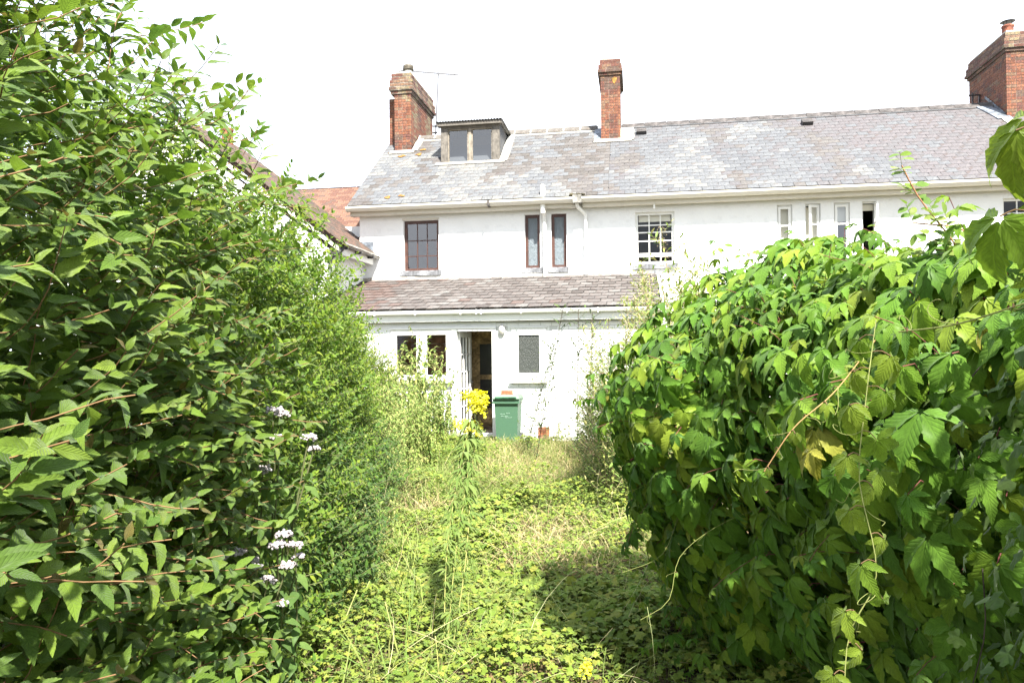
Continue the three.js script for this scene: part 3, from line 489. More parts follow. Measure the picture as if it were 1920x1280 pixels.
// ---------------------------------------------------------------- the cottage on the left
{
  reseed(51);
  const c = thing('cottage', 'white cottage with mossy red clay tile roofs behind the left hedge', 'house', [0, 0, 0]);
  const toX = (x0) => new THREE.Matrix4().makeBasis(V(0, 0, -1), V(0, 1, 0), V(1, 0, 0)).setPosition(x0, 0, 0);
  part('gable_wall', poly([[-13.9, GY], [-6.55, GY], [-6.55, 3.95], [-10.25, 6.75], [-13.9, 3.95]], 0.3, new THREE.Matrix4().setPosition(0, 0, -0.98)), M.render, c);
  part('side_wall', bx(-6.85, -6.56, GY, 4.0, -3.4, -0.985), M.render, c);
  part('range_wall', bx(-15, -6.72, GY, 4.9, -3.7, -3.42), M.render, c);
  const tiles = [[0.3, 0.135, 0.09], [0.25, 0.115, 0.08], [0.34, 0.18, 0.12], [0.21, 0.125, 0.095], [0.2, 0.14, 0.105]], brown = [[0.2, 0.125, 0.095], [0.16, 0.105, 0.08], [0.25, 0.14, 0.1], [0.14, 0.1, 0.075], [0.24, 0.19, 0.13]];
  const tg = [0, 1].map((k) => chipped(0.165, 0.014, 0.2, k));
  const pitch = (parent, name, o, across, up, w, h, tones, singles, seedCut) => {   // clay tiles over a sloping deck
    const nrm = across.clone().cross(up).normalize(); if (nrm.y < 0) nrm.negate();
    const deck = new THREE.BoxGeometry(w, 0.08, h); deck.translate(w / 2, -0.05, h / 2); deck.applyMatrix4(new THREE.Matrix4().makeBasis(across, nrm, across.clone().cross(nrm)).setPosition(o)); 
    if (across.clone().cross(nrm).dot(up) < 0) { deck.dispose(); }
    const sgn = across.clone().cross(nrm).dot(up) < 0 ? -1 : 1, dk = new THREE.BoxGeometry(w, 0.08, h); dk.translate(w / 2, -0.05, sgn * h / 2); dk.applyMatrix4(new THREE.Matrix4().makeBasis(across, nrm, across.clone().cross(nrm)).setPosition(o));
    const r = part(name, uvm(dk), mat(0.16, 0.1, 0.07, { map: brickTex }), parent), list = [], mats = toneMats(tones, { map: brickTex, bumpMap: roughBump, bumpScale: 0.006 });
    const tiltAxis = across.clone();
    for (let row = 0, s = 0; s < h; s += 0.105, row++) for (let x = (row % 2) * 0.085; x < w; x += 0.17) {
      const p = o.clone().addScaledVector(across, x).addScaledVector(up, s + rr(-0.006, 0.006)).addScaledVector(nrm, 0.012 + rr(0, 0.006));
      const zx = across.clone().cross(nrm), m = new THREE.Matrix4().makeBasis(across, nrm, zx); m.premultiply(new THREE.Matrix4().makeRotationAxis(tiltAxis, (sgn < 0 ? 1 : 1) * 0.06 * -sgn * -1 * (sgn < 0 ? -1 : 1) + rr(-0.02, 0.02))); m.setPosition(p);
      list.push({ m, k: row % 2, tone: Math.floor(Math.min(0.99, fbm(x * 1.3 + 9, s * 1.3, 3) * 0.8 + rnd() * 0.35 - 0.08) * 5) % 5, d: camD(p) });
    }
    placePieces(list, singles, 'tile', r, tg, mats, tones); return r;
  };
  const upR = V(-3.95, 2.99, 0).normalize();
  pitch(c, 'wing_roof', V(-6.22, 4.06, -0.62), V(0, 0, -1), upR, 3.0, 5.0, brown, 120);
  const upL = V(3.95, 2.99, 0).normalize(); part('wing_roof_far', poly([[-14.1, 3.9], [-10.25, 6.95], [-10.25, 6.85], [-14.1, 3.8]], 3.0, new THREE.Matrix4().setPosition(0, 0, -3.6)), M.terracotta, c);
  const upF = V(0, 2.1, -2.6).normalize();
  pitch(c, 'range_roof', V(-15, 4.5, -3.3), V(1, 0, 0), upF, 8.25, 2.95, tiles, 150);
  for (let x = -12; x < -6.9; x += 0.42) part('ridge_tile', new THREE.CylinderGeometry(0.11, 0.11, 0.4, 10, 1, false, 0, Math.PI).rotateZ(Math.PI / 2).rotateX(-Math.PI / 2).translate(x + 0.2, 6.33, -5.62), M.terracotta, c);
  part('range_rear', bx(-15, -6.75, GY, 6.2, -6.2, -5.75), M.render, c);
  part('barge_board', poly([[-6.3, 3.88], [-6.3, 3.98], [-10.25, 6.97], [-10.25, 6.85]], 0.04, new THREE.Matrix4().setPosition(0, 0, -0.66)), M.cream, c);
  part('eaves_gutter', tube([[-6.19, 4.03, -0.6], [-6.19, 4.02, -1.6], [-6.19, 4.01, -2.74]], 0.055, 8, 8), M.gutterGrey, c);
  part('fascia', bx(-6.33, -6.29, 3.82, 4.0, -2.76, -0.68), M.whitePaint, c);
  for (const z of [-0.8, -1.6, -2.4]) part('gutter_bracket', bx(-6.29, -6.14, 3.93, 3.985, z, z + 0.05), M.black, c);
  part('downpipe', tube([[-6.22, 3.98, -0.72], [-6.3, 3.86, -0.66], [-6.48, 3.74, -0.63], [-6.5, 3.5, -0.62]], 0.042), M.black, c);
  const st = new THREE.Group(); st.name = 'chimney'; c.add(st); part('stack', bx(-10.6, -10.1, 6.4, 7.0, -3.2, -2.7), brickMats[1], st);
  part('pot', new THREE.LatheGeometry([[0.17, 0], [0.15, 0.1], [0.13, 0.5], [0.15, 0.52], [0.16, 0.58], [0.12, 0.6], [0.1, 0.5]].map((q) => new THREE.Vector2(...q)), 16).translate(-10.22, 6.85, -2.9), M.terracotta, st);
  part('lead_flashing', bx(-6.72, -6.3, 4.12, 4.4, -2.795, -2.78), M.lead, c);
}

// ---------------------------------------------------------------- television aerial
{
  const t = thing('television_aerial', 'thin metal television aerial on a mast behind the left chimney', 'aerial', [0, 0, 0]);
  part('mast', cyl(0, 0, 0, 1.95, 0.026, 0.022, 8).rotateZ(-0.055).translate(-5.98, 8.35, -7.55), M.aerial, t);
  const boom = new THREE.Group(); boom.name = 'boom'; t.add(boom); boom.position.set(-5.87, 10.27, -7.55); boom.rotation.set(0, 0.25, -0.06);
  part('bar', bx(-1.15, 0.62, -0.018, 0.018, -0.018, 0.018), M.aerial, boom);
  for (let k = 0; k < 22; k++) part('element', bx(-1.1 + k * 0.07, -1.088 + k * 0.07, -0.07, 0.07, -0.006, 0.006), M.aerial, boom);
  part('reflector', [bx(0.5, 0.51, -0.14, 0.14, -0.1, -0.09), bx(0.5, 0.51, -0.14, 0.14, 0.09, 0.1), bx(0.5, 0.506, -0.01, 0.01, -0.1, 0.1)], M.aerial, boom);
  part('bracket', [bx(-6.06, -5.92, 8.42, 8.45, -7.57, -7.5), bx(-6.06, -5.92, 8.62, 8.65, -7.57, -7.5)], M.black, t);
}

// ---------------------------------------------------------------- bin, bricks, doorstep
{
  reseed(61);
  const b = thing('wheelie_bin', 'green plastic wheelie bin standing beside the open door', 'bin', [-2.4, GY, 0.6]);
  const green = mat(0.05, 0.115, 0.068, { roughness: 0.55 }), dark = mat(0.05, 0.17, 0.09, { roughness: 0.45, map: grainTex });
  const taper = (w0, d0, w1, d1, y0, y1) => { const g = new THREE.BoxGeometry(1, y1 - y0, 1), p = g.attributes.position; for (let i = 0; i < p.count; i++) { const top = p.getY(i) > 0; p.setX(i, p.getX(i) * (top ? w1 : w0)); p.setZ(i, p.getZ(i) * (top ? d1 : d0)); } g.translate(0, (y0 + y1) / 2, 0); g.computeVertexNormals(); return uvm(g); };
  part('body', [taper(0.39, 0.42, 0.455, 0.5, 0.04, 0.84)], green, b);
  part('rim', [taper(0.5, 0.545, 0.5, 0.545, 0.82, 0.87), bx(-0.26, 0.26, 0.79, 0.825, 0.24, 0.285)], green, b);
  const lid = part('lid', [taper(0.51, 0.56, 0.47, 0.5, 0.885, 0.925), taper(0.47, 0.5, 0.42, 0.44, 0.925, 0.95), bx(-0.255, 0.255, 0.872, 0.888, -0.27, 0.3)], mat(0.115, 0.185, 0.125, { roughness: 0.6 }), b);
  part('lid_handle', bx(-0.2, 0.2, 0.885, 0.915, 0.281, 0.315), dark, b);
  for (const x of [-0.2, 0.2]) part('wheel', new THREE.CylinderGeometry(0.1, 0.1, 0.05, 18).rotateZ(Math.PI / 2).translate(x * 1.12, 0.1, -0.2), M.black, b);
  const marks = []; for (const [y, a, c] of [[0.585, -0.11, -0.02], [0.6, 0.0, 0.07], [0.545, -0.1, 0.03], [0.52, -0.02, 0.1]]) for (let x = a; x < c; x += 0.018) marks.push(bx(x, x + rr(0.006, 0.013), y, y + rr(0.008, 0.02), 0, 0.002));
  const pr = part('faded_print', marks, mat(0.22, 0.33, 0.26), b, 'faded white print on the front of the bin'); pr.position.z = 0.241; pr.rotation.x = -0.05 * -1; pr.position.z = 0.212;
  const orange = mat(0.55, 0.2, 0.1, { map: brickTex, bumpMap: roughBump, bumpScale: 0.006 });
  const mk = (name, label, x, y, z, w, h, d, ry, m = orange) => { const g = new THREE.BoxGeometry(w, h, d, 6, 3, 4), p = g.attributes.position; for (let i = 0; i < p.count; i++) p.setXYZ(i, p.getX(i) + (noise(p.getY(i) * 30, p.getZ(i) * 30, 1) - 0.5) * 0.006, p.getY(i) + (noise(p.getX(i) * 30, p.getZ(i) * 30, 2) - 0.5) * 0.006, p.getZ(i) + (noise(p.getX(i) * 30, p.getY(i) * 30, 3) - 0.5) * 0.006); g.computeVertexNormals(); g.translate(0, h / 2, 0); const o = new THREE.Mesh(uvm(g), m); o.name = numbered(name); o.castShadow = o.receiveShadow = true; o.position.set(x, y, z); o.rotation.y = ry; o.userData = { label, category: 'brick' }; scene.add(o); };
  mk('loose_brick', 'orange brick lying on the lid of the green bin', -2.42, GY + 0.951, 0.62, 0.22, 0.07, 0.105, 0.06);
  mk('loose_brick', 'upper orange brick of the two piled against the white wall', -1.74, GY + 0.151, 0.45, 0.215, 0.16, 0.11, 0.1);
  mk('loose_brick', 'lower pale orange brick of the two piled against the white wall', -1.75, GY - 0.01, 0.45, 0.2, 0.16, 0.105, -0.05, mat(0.5, 0.28, 0.17, { map: brickTex, bumpMap: roughBump, bumpScale: 0.006 }));
  const st = thing('doorstep', 'weathered stone slabs forming a step below the open door', 'step', [-3.1, GY - 0.02, 0.35]);
  const slab = (x0, x1, y0, y1, z0, z1) => { const g = new THREE.BoxGeometry(x1 - x0, y1 - y0, z1 - z0, 12, 2, 6), p = g.attributes.position; for (let i = 0; i < p.count; i++) p.setXYZ(i, p.getX(i) + (noise(p.getZ(i) * 9, p.getY(i) * 20, 5) - 0.5) * 0.04, p.getY(i) + (noise(p.getX(i) * 14, p.getZ(i) * 14, 6) - 0.5) * 0.02, p.getZ(i) + (noise(p.getX(i) * 9, p.getY(i) * 20, 7) - 0.5) * 0.05); g.translate((x0 + x1) / 2, (y0 + y1) / 2, (z0 + z1) / 2); g.computeVertexNormals(); return uvm(g); };
  part('slab', slab(-0.5, 0.36, 0.0, 0.05, -0.26, 0.22), mat(0.22, 0.17, 0.13, { map: lichenTex }), st); part('slab', slab(-0.42, 0.34, 0.052, 0.1, -0.27, 0.08), mat(0.28, 0.2, 0.15, { map: lichenTex }), st);
}
// ================================================================ plants
// leaf blades: length along +y, width along x, upper face towards +z
const ovate = (t) => Math.pow(Math.sin(Math.PI * Math.pow(t, 0.8)), 0.85) * (1 - 0.25 * t), lance = (t) => Math.pow(Math.sin(Math.PI * Math.pow(t, 0.75)), 1.0), roundish = (t) => Math.pow(Math.sin(Math.PI * Math.pow(t, 0.9)), 0.6);
function leafGeo({ L = 1, W = 0.5, n = 8, shape = ovate, serr = 0, fold = 0.25, curl = 0.6, twist = 0, wave = 0 }) {
  const pos = [], uv = [], idx = []; let y = 0, z = 0;
  for (let i = 0; i <= n; i++) {
    const t = i / n, a = curl * t; if (i) { y += Math.cos(a) * L / n; z -= Math.sin(a) * L / n; }
    let w = i === 0 || i === n ? 0.012 * L : W / 2 * shape(t) * (1 + (i % 2 ? serr : -serr));
    const f = fold * w, tw = twist * t, wv = wave * Math.sin(t * 9) * w;
    pos.push(-w * Math.cos(tw), y, z + f - w * Math.sin(tw) + wv, 0, y, z, w * Math.cos(tw), y, z + f + w * Math.sin(tw) - wv);
    uv.push(0.5 - 0.5 * w / (W / 2), t, 0.5, t, 0.5 + 0.5 * w / (W / 2), t);
    if (i < n) { const b = i * 3; idx.push(b, b + 1, b + 3, b + 1, b + 4, b + 3, b + 1, b + 2, b + 4, b + 2, b + 5, b + 4); }
  }
  const g = new THREE.BufferGeometry(); g.setAttribute('position', new THREE.Float32BufferAttribute(pos, 3)); g.setAttribute('uv', new THREE.Float32BufferAttribute(uv, 2)); g.setIndex(idx); g.computeVertexNormals(); return g;
}
function palmate(angles, lens, droop, o = {}) {      // leaflets from one point
  return join(angles.map((a, i) => { const g = leafGeo({ L: lens[i], W: lens[i] * (o.w ?? 0.5), n: o.n ?? 8, serr: o.serr ?? 0.1, fold: (o.fold ?? 0.3) * (0.7 + 0.6 * hash(i, 3, o.s ?? 1)), curl: (o.curl ?? 0.8) * (0.6 + 0.8 * hash(i, 5, o.s ?? 1)), shape: o.shape ?? ovate, wave: o.wave ?? 0.12 }); g.translate(0, lens[i] * 0.06, 0); g.rotateX(-droop * (0.7 + 0.6 * hash(i, 9, o.s ?? 1))); g.rotateZ(-a + (hash(i, 7, o.s ?? 1) - 0.5) * 0.25); return g.toNonIndexed(); }));
}
function lobed(lobes, depth, n = 3) {                // ivy and strawberry-like blades: a fan with pointed lobes
  const pts = [[0, 0]]; const R = [];
  for (let i = 0; i <= lobes * n; i++) { const a = mix(-2.35, 2.35, i / (lobes * n)), k = Math.abs(((i / n) % 1) - 0.5) * 2, mid = 1 - Math.abs(a) / 4.2; R.push([Math.sin(a), Math.cos(a), (1 - depth * k) * (0.55 + 0.45 * mid)]); }
  const pos = [0, 0, 0], uv = [0.5, 0.1], idx = [];
  R.forEach(([x, y, r], i) => { const px = x * r * 0.62, py = y * r * 0.62 + 0.3; pos.push(px, py, -0.16 * r * r + 0.06 * Math.sin(i * 1.7)); uv.push(0.5 + px * 0.7, 0.2 + py * 0.7); if (i) idx.push(0, i, i + 1); });
  pos[1] = 0.26; const g = new THREE.BufferGeometry(); g.setAttribute('position', new THREE.Float32BufferAttribute(pos, 3)); g.setAttribute('uv', new THREE.Float32BufferAttribute(uv, 2)); g.setIndex(idx.reverse()); g.computeVertexNormals(); return g;
}
const UP = V(0, 1, 0), randV = (k) => V(rr(-k, k), rr(-k, k), rr(-k, k));
function orient(p, dir, nrm, sx, sy = sx, sz = sx) { const y = dir.clone().normalize(), z = nrm.clone().addScaledVector(y, -nrm.dot(y)).normalize(), x = y.clone().cross(z); return new THREE.Matrix4().makeBasis(x.multiplyScalar(sx), y.multiplyScalar(sy), z.multiplyScalar(sz)).setPosition(p); }
// a rounded box of growth, turned about the upright axis
function volume({ c, a, b, d, turn = 0, p = 3, bump = 0.14, freq = 1.3, under = 0 }) {
  const R = new THREE.Matrix4().makeRotationY(turn), C = V(...c);
  const shell = (u, v, w) => { const k = Math.pow(Math.pow(Math.abs(u), p) + Math.pow(Math.abs(v), p) + Math.pow(Math.abs(w), p), -1 / p); return V(u * k, v * k, w * k); };
  return {
    sample(depth0, depth1, side) {
      for (let i = 0; i < 60; i++) {
        let u = rr(-1, 1), v = rr(-1, 1), w = rr(-1, 1); if (u * u + v * v + w * w > 1) continue;
        const q = shell(u, v, w), n = V(Math.sign(q.x) * Math.pow(Math.abs(q.x), p - 1) / a, Math.sign(q.y) * Math.pow(Math.abs(q.y), p - 1) / b, Math.sign(q.z) * Math.pow(Math.abs(q.z), p - 1) / d).normalize().applyMatrix4(R);
        const f = 1 + bump * 2 * (fbm(q.x * a * freq + c[0] + 50, q.z * d * freq + 50, 2, 0, Math.floor(q.y * b * freq * 2 + 9)) - 0.5), s = f * (1 - rr(depth0, depth1));
        const pt = V(q.x * a * s, q.y * b * s, q.z * d * s).applyMatrix4(R).add(C);
        pt.x += under * Math.max(0, 1.35 - pt.y); if (pt.y < GY + 0.02) continue; if (side && !side(pt, n)) continue;
        return { p: pt, n };
      }
      return null;
    }
  };
}
const facing = (pt, n) => n.dot(camera.position.clone().sub(pt).normalize()) > -0.35;
function onScreen(p, m = 1.05) { const q = p.clone().project(camera); return q.z < 1 && Math.abs(q.x) < m && Math.abs(q.y) < m; }
const IM = new THREE.Matrix4();
function grow(parent, leaves, singles, geos, mats, tints, fieldMat, name = 'leaf', field = 'foliage') {   // leaves {m, tone, d}: the largest in view are parts, the rest one part
  for (const l of leaves) { l.p = V().setFromMatrixPosition(l.m); l.d = l.p.distanceTo(camera.position) / (l.size ?? 1) + (l.deep ? 3 : 0) + (onScreen(l.p) ? 0 : 50); }
  leaves.sort((x, y) => x.d - y.d);
  leaves.slice(0, singles).forEach((l) => { const o = part(name, geos[l.k ?? Math.floor(rnd() * geos.length)], mats[l.tone % mats.length], parent); l.m.decompose(o.position, o.quaternion, o.scale); });
  const rest = leaves.slice(singles); if (!rest.length) return;
  const o = new THREE.InstancedMesh(geos[0], fieldMat, rest.length); o.name = field; o.castShadow = o.receiveShadow = true; o.userData.kind = 'stuff';
  const col = new THREE.Color();
  rest.forEach((l, i) => { o.setMatrixAt(i, l.m); const t = tints[l.tone % tints.length], v = rr(0.82, 1.18); o.setColorAt(i, col.setRGB(t[0] * v * rr(0.92, 1.08), t[1] * v, t[2] * v)); });
  parent.add(o);
}
function thinTube(pts, r, seg = 4, rad = 3) { return tube(pts, r, seg, rad); }
const stuffPart = (name, geos, m, parent) => { if (!geos.length) return; const o = part(name, geos, m, parent); o.userData.kind = 'stuff'; return o; };
function shoot(out, base, dir, o) {                  // a twig with leaves in pairs (or one by one), drooping or lifting along its length
  const pts = [base.clone()], p = base.clone(), d = dir.clone().normalize(), n = o.nodes; let flip = rnd() < 0.5;
  for (let i = 1; i <= n; i++) {
    p.addScaledVector(d, o.gap * (1 - 0.35 * i / n)); d.add(o.bend).add(randV(o.wander ?? 0.06)).normalize(); pts.push(p.clone());
    const side = d.clone().cross(UP); if (side.lengthSq() < 0.01) side.set(1, 0, 0); side.normalize(); if (o.spin) side.applyAxisAngle(d, i * o.spin + rr(-0.3, 0.3));
    const last = i === n, size = o.size * rr(0.75, 1.2) * (last ? 0.65 : 1) * (1 - 0.3 * Math.max(0, i / n - 0.5)) * Math.min(1, 0.6 + i * 0.2);
    for (const s of o.alternate ? [flip ? 1 : -1] : [1, -1]) {
      const ld = d.clone().multiplyScalar(o.forward ?? 0.55).addScaledVector(side, s * (last ? 0.45 : 0.85)).addScaledVector(UP, rr(...(o.lift ?? [-0.3, 0.3])) + (last ? 0.3 : 0));
      const nn = UP.clone().multiplyScalar(o.flat ?? 0.6).addScaledVector(sunDir, 0.4).add(o.face ?? V(0, 0, 0)).addScaledVector(side, -s * 0.25).add(randV(o.ruffle ?? 0.45));
      out.leaves.push({ m: orient(p.clone().addScaledVector(ld.clone().normalize(), size * 0.1), ld, nn, size * rr(0.85, 1.15), size, size * rr(0.7, 1.4)), tone: last && o.tipTone !== undefined && rnd() < 0.1 ? o.tipTone : Math.floor(rnd() * o.tones), size: size / o.size, deep: o.deep });
    }
    flip = !flip;
  }
  if (o.stem) out.stems.push(thinTube(pts, o.stem, Math.max(3, n), 4));
}
const toneLeafs = (tints, o) => tints.map(([r, g, b]) => leafMat(r, g, b, o));
const fieldLeaf = (o) => leafMat(1, 1, 1, o);

// ---------------------------------------------------------------- ground
const leftEdge = (z) => (z > 8 ? mix(-2.6, -1.5, (z - 8) / 4) : mix(-3.6, -2.6, z / 8)) - 0.35, rightEdge = (z) => (z > 9 ? 1.1 : mix(-0.2, 1.0, z / 9));
const groundH = (x, z) => GY + 0.05 * (fbm(x * 0.6 + 40, z * 0.6 + 40, 3) - 0.5) * step01(z, 0.8, 2.5);
{
  const N = 150, g = new THREE.PlaneGeometry(2, 2, N, N).rotateX(-Math.PI / 2), p = g.attributes.position;
  for (let i = 0; i < p.count; i++) { const w = (t) => t * 9 + Math.sign(t) * Math.pow(Math.abs(t), 5) * 390; const x = w(p.getX(i)) - 1, z = w(p.getZ(i)) + 7; p.setXYZ(i, x, z > 0.5 && z < 20 ? groundH(x, z) : GY - 0.004, z); }
  g.computeVertexNormals(); const soil = tex(512, (u, v) => { const a = fbm(u * 20, v * 20, 5, 20), b = fbm(u * 5, v * 5, 3, 5, 3), k = 0.5 + 0.6 * (a - 0.5), s = step01(b, 0.45, 0.6); return [k * mix(0.9, 0.62, s), k * mix(0.74, 0.7, s), k * mix(0.5, 0.3, s)]; }, { srgb: true, repeat: 0.6 });
  const o = new THREE.Mesh(uvm(g), mat(0.55, 0.55, 0.5, { map: soil, bumpMap: roughBump, bumpScale: 0.03 })); o.name = 'ground'; o.userData = { kind: 'structure', label: 'overgrown garden soil under the weeds', category: 'ground' }; o.receiveShadow = true; scene.add(o);
}

// ---------------------------------------------------------------- viburnum in the left foreground
const greenStem = mat(0.12, 0.13, 0.05), redStem = mat(0.17, 0.095, 0.04), woody = mat(0.1, 0.075, 0.05, { map: grainTex }), yellowStem = mat(0.19, 0.21, 0.055);
{
  reseed(101);
  const t = thing('viburnum_bush', 'large toothed-leaved green bush with reddish twigs filling the left foreground', 'bush', [0, 0, 0]);
  const vol = volume({ c: [-2.35, 1.15, 12.95], a: 1.0, b: 1.66, d: 1.3, turn: 0.18, p: 5 }), out = { leaves: [], stems: [] };
  const tints = [[0.125, 0.205, 0.02], [0.1, 0.18, 0.02], [0.145, 0.23, 0.022], [0.085, 0.155, 0.02], [0.175, 0.26, 0.028], [0.17, 0.14, 0.03]];
  for (let i = 0; i < 1500; i++) {
    const s = vol.sample(0.02, 0.24, facing); if (!s) continue;
    const dir = s.n.clone().multiplyScalar(0.6).add(V(s.n.y > 0.6 ? 0.1 : 0.35, 0.25, 0)).add(randV(0.65));
    shoot(out, s.p, dir, { nodes: 4 + Math.floor(rnd() * 4), gap: 0.066, bend: V(0.02, 0.03, 0), wander: 0.2, size: 0.086, tones: 5, tipTone: 5, stem: 0.0016, lift: [-0.5, 0.5], ruffle: 0.5, face: s.n.clone().multiplyScalar(0.75) });
  }
  const inner = [];
  for (let i = 0; i < 12000; i++) { const s = vol.sample(0.12, 0.6); if (s) inner.push({ m: orient(s.p, s.n.clone().add(randV(0.9)), UP.clone().add(randV(0.8)), rr(0.075, 0.11)), tone: Math.floor(rnd() * 4), deep: true }); }
  const geos = [[0.5, 0.25], [0.9, 0.35], [0.25, 0.15], [0.7, 0.45]].map(([curl, fold]) => leafGeo({ W: 0.42, n: 12, serr: 0.06, fold, curl, wave: 0.14 }));
  grow(t, out.leaves.concat(inner), 300, geos, toneLeafs(tints, { map: veinsA, bumpMap: bumpA, bumpScale: 0.0015 }), tints, fieldLeaf({ map: veinsA, bumpMap: bumpA, bumpScale: 0.0015 }));
  stuffPart('twigs', out.stems, redStem, t);
  const br = []; for (let i = 0; i < 26; i++) { const s = vol.sample(0.25, 0.5); if (!s) continue; br.push(tube([[-2.5 + rr(-0.3, 0.3), GY - 0.05, 12.5 + rr(-0.7, 0.7)], [mix(-2.4, s.p.x, 0.4), s.p.y * 0.5, mix(12.5, s.p.z, 0.5)], s.p], rr(0.008, 0.018), 6, 5)); }
  stuffPart('branches', br, woody, t);
}

// ---------------------------------------------------------------- hedge shrubs along the left boundary
function hedgeShrub(name, label, vols, n, { tints, size, gap, nodes, inner, singles, stemMat = greenStem, bend = V(0, 0.03, 0), lead = V(0.25, 0.45, 0), geo = { W: 0.48, n: 6, fold: 0.3, curl: 0.5 }, group, shootDepth = [0.0, 0.25], alternate = false }) {
  const t = thing(name, label, 'shrub', [0, 0, 0], group), out = { leaves: [], stems: [] }, fill = [], br = [];
  for (const [spec, share] of vols) {
    const vol = volume(spec);
    for (let i = 0; i < n * share; i++) { const s = vol.sample(shootDepth[0], shootDepth[1], facing); if (!s) continue; shoot(out, s.p, s.n.clone().multiplyScalar(0.6).add(lead).add(randV(0.4)), { nodes: nodes + Math.floor(rnd() * 4), gap, bend, size: size * rr(0.85, 1.1), tones: tints.length, stem: rnd() < 0.6 ? 0.0022 : 0, lift: [-0.2, 0.5], ruffle: 0.55, spin: rnd() < 0.5 ? 1.57 : 0, alternate, face: s.n.clone().multiplyScalar(0.6) }); }
    for (let i = 0; i < inner * share; i++) { const s = vol.sample(0.1, 0.55); if (s) fill.push({ m: orient(s.p, s.n.clone().add(randV(1)), UP.clone().add(randV(0.9)), size * rr(0.9, 1.4)), tone: Math.floor(rnd() * tints.length), deep: true }); }
    for (let i = 0; i < 14; i++) { const s = vol.sample(0.2, 0.5); if (s) br.push(tube([[mix(spec.c[0], s.p.x, 0.25), GY - 0.05, mix(spec.c[2], s.p.z, 0.5)], [mix(spec.c[0], s.p.x, 0.5), s.p.y * 0.55, s.p.z], s.p], rr(0.008, 0.016), 5, 4)); }
  }
  const geos = [0, 0.3, -0.2].map((q) => leafGeo({ ...geo, curl: geo.curl + q }));
  grow(t, out.leaves.concat(fill), singles, geos, toneLeafs(tints, { map: veinsB }), tints, fieldLeaf({ map: veinsB }));
  stuffPart('twigs', out.stems, stemMat, t); stuffPart('branches', br, woody, t); return t;
}
reseed(131);
hedgeShrub('privet_shrub', 'tall bright green privet hedge directly behind the large-leaved foreground bush', [[{ c: [-3.1, 1.1, 10.2], a: 1.05, b: 1.5, d: 1.75, turn: 0.2, bump: 0.24, freq: 1.7 }, 0.45], [{ c: [-2.75, 1.15, 11.5], a: 1.0, b: 1.66, d: 1.0, turn: 0.2, p: 5, bump: 0.24, freq: 1.7 }, 0.25], [{ c: [-3.75, 1.1, 7.9], a: 1.05, b: 1.45, d: 1.3, turn: 0.2, bump: 0.24, freq: 1.7 }, 0.4]], 6600, { tints: [[0.155, 0.255, 0.022], [0.125, 0.225, 0.02], [0.19, 0.285, 0.026], [0.095, 0.185, 0.02], [0.235, 0.315, 0.032]], size: 0.056, gap: 0.042, nodes: 5, inner: 30000, singles: 280 });
reseed(137);
hedgeShrub('privet_shrub', 'rounded mid-green shrub between the privet hedge and the pale yellow-green shrub', [[{ c: [-4.4, 0.9, 5.9], a: 0.95, b: 1.2, d: 1.2, turn: 0.15 }, 1]], 1900, { tints: [[0.15, 0.25, 0.024], [0.12, 0.215, 0.022], [0.19, 0.28, 0.03], [0.09, 0.175, 0.02]], size: 0.056, gap: 0.04, nodes: 5, inner: 12000, singles: 60 });
reseed(139);
hedgeShrub('jasmine_shrub', 'pale yellow-green shrub reaching the lean-to gutter at the left windows', [[{ c: [-4.95, 0.85, 3.3], a: 0.95, b: 1.4, d: 1.0, turn: 0.1, p: 2.5 }, 1]], 1700, { tints: [[0.22, 0.29, 0.028], [0.17, 0.255, 0.026], [0.28, 0.31, 0.03], [0.12, 0.2, 0.025]], size: 0.06, gap: 0.045, nodes: 5, inner: 9000, singles: 40, geo: { W: 0.36, n: 5, fold: 0.25, curl: 0.7, shape: lance } });
reseed(141);
hedgeShrub('bramble_shrub', 'low dark leafy shrub at the foot of the left hedge behind the white flowers', [[{ c: [-2.75, 0.2, 9.6], a: 0.75, b: 0.95, d: 1.6, turn: 0.2, p: 2.6 }, 0.6], [{ c: [-3.3, 0.2, 7.2], a: 0.7, b: 0.8, d: 1.3, turn: 0.2, p: 2.5 }, 0.4]], 1100, { tints: [[0.07, 0.15, 0.02], [0.09, 0.18, 0.022], [0.055, 0.12, 0.018], [0.12, 0.2, 0.03]], size: 0.065, gap: 0.05, nodes: 5, inner: 6000, singles: 120, geo: { W: 0.36, n: 6, fold: 0.25, curl: 0.8, shape: lance } });

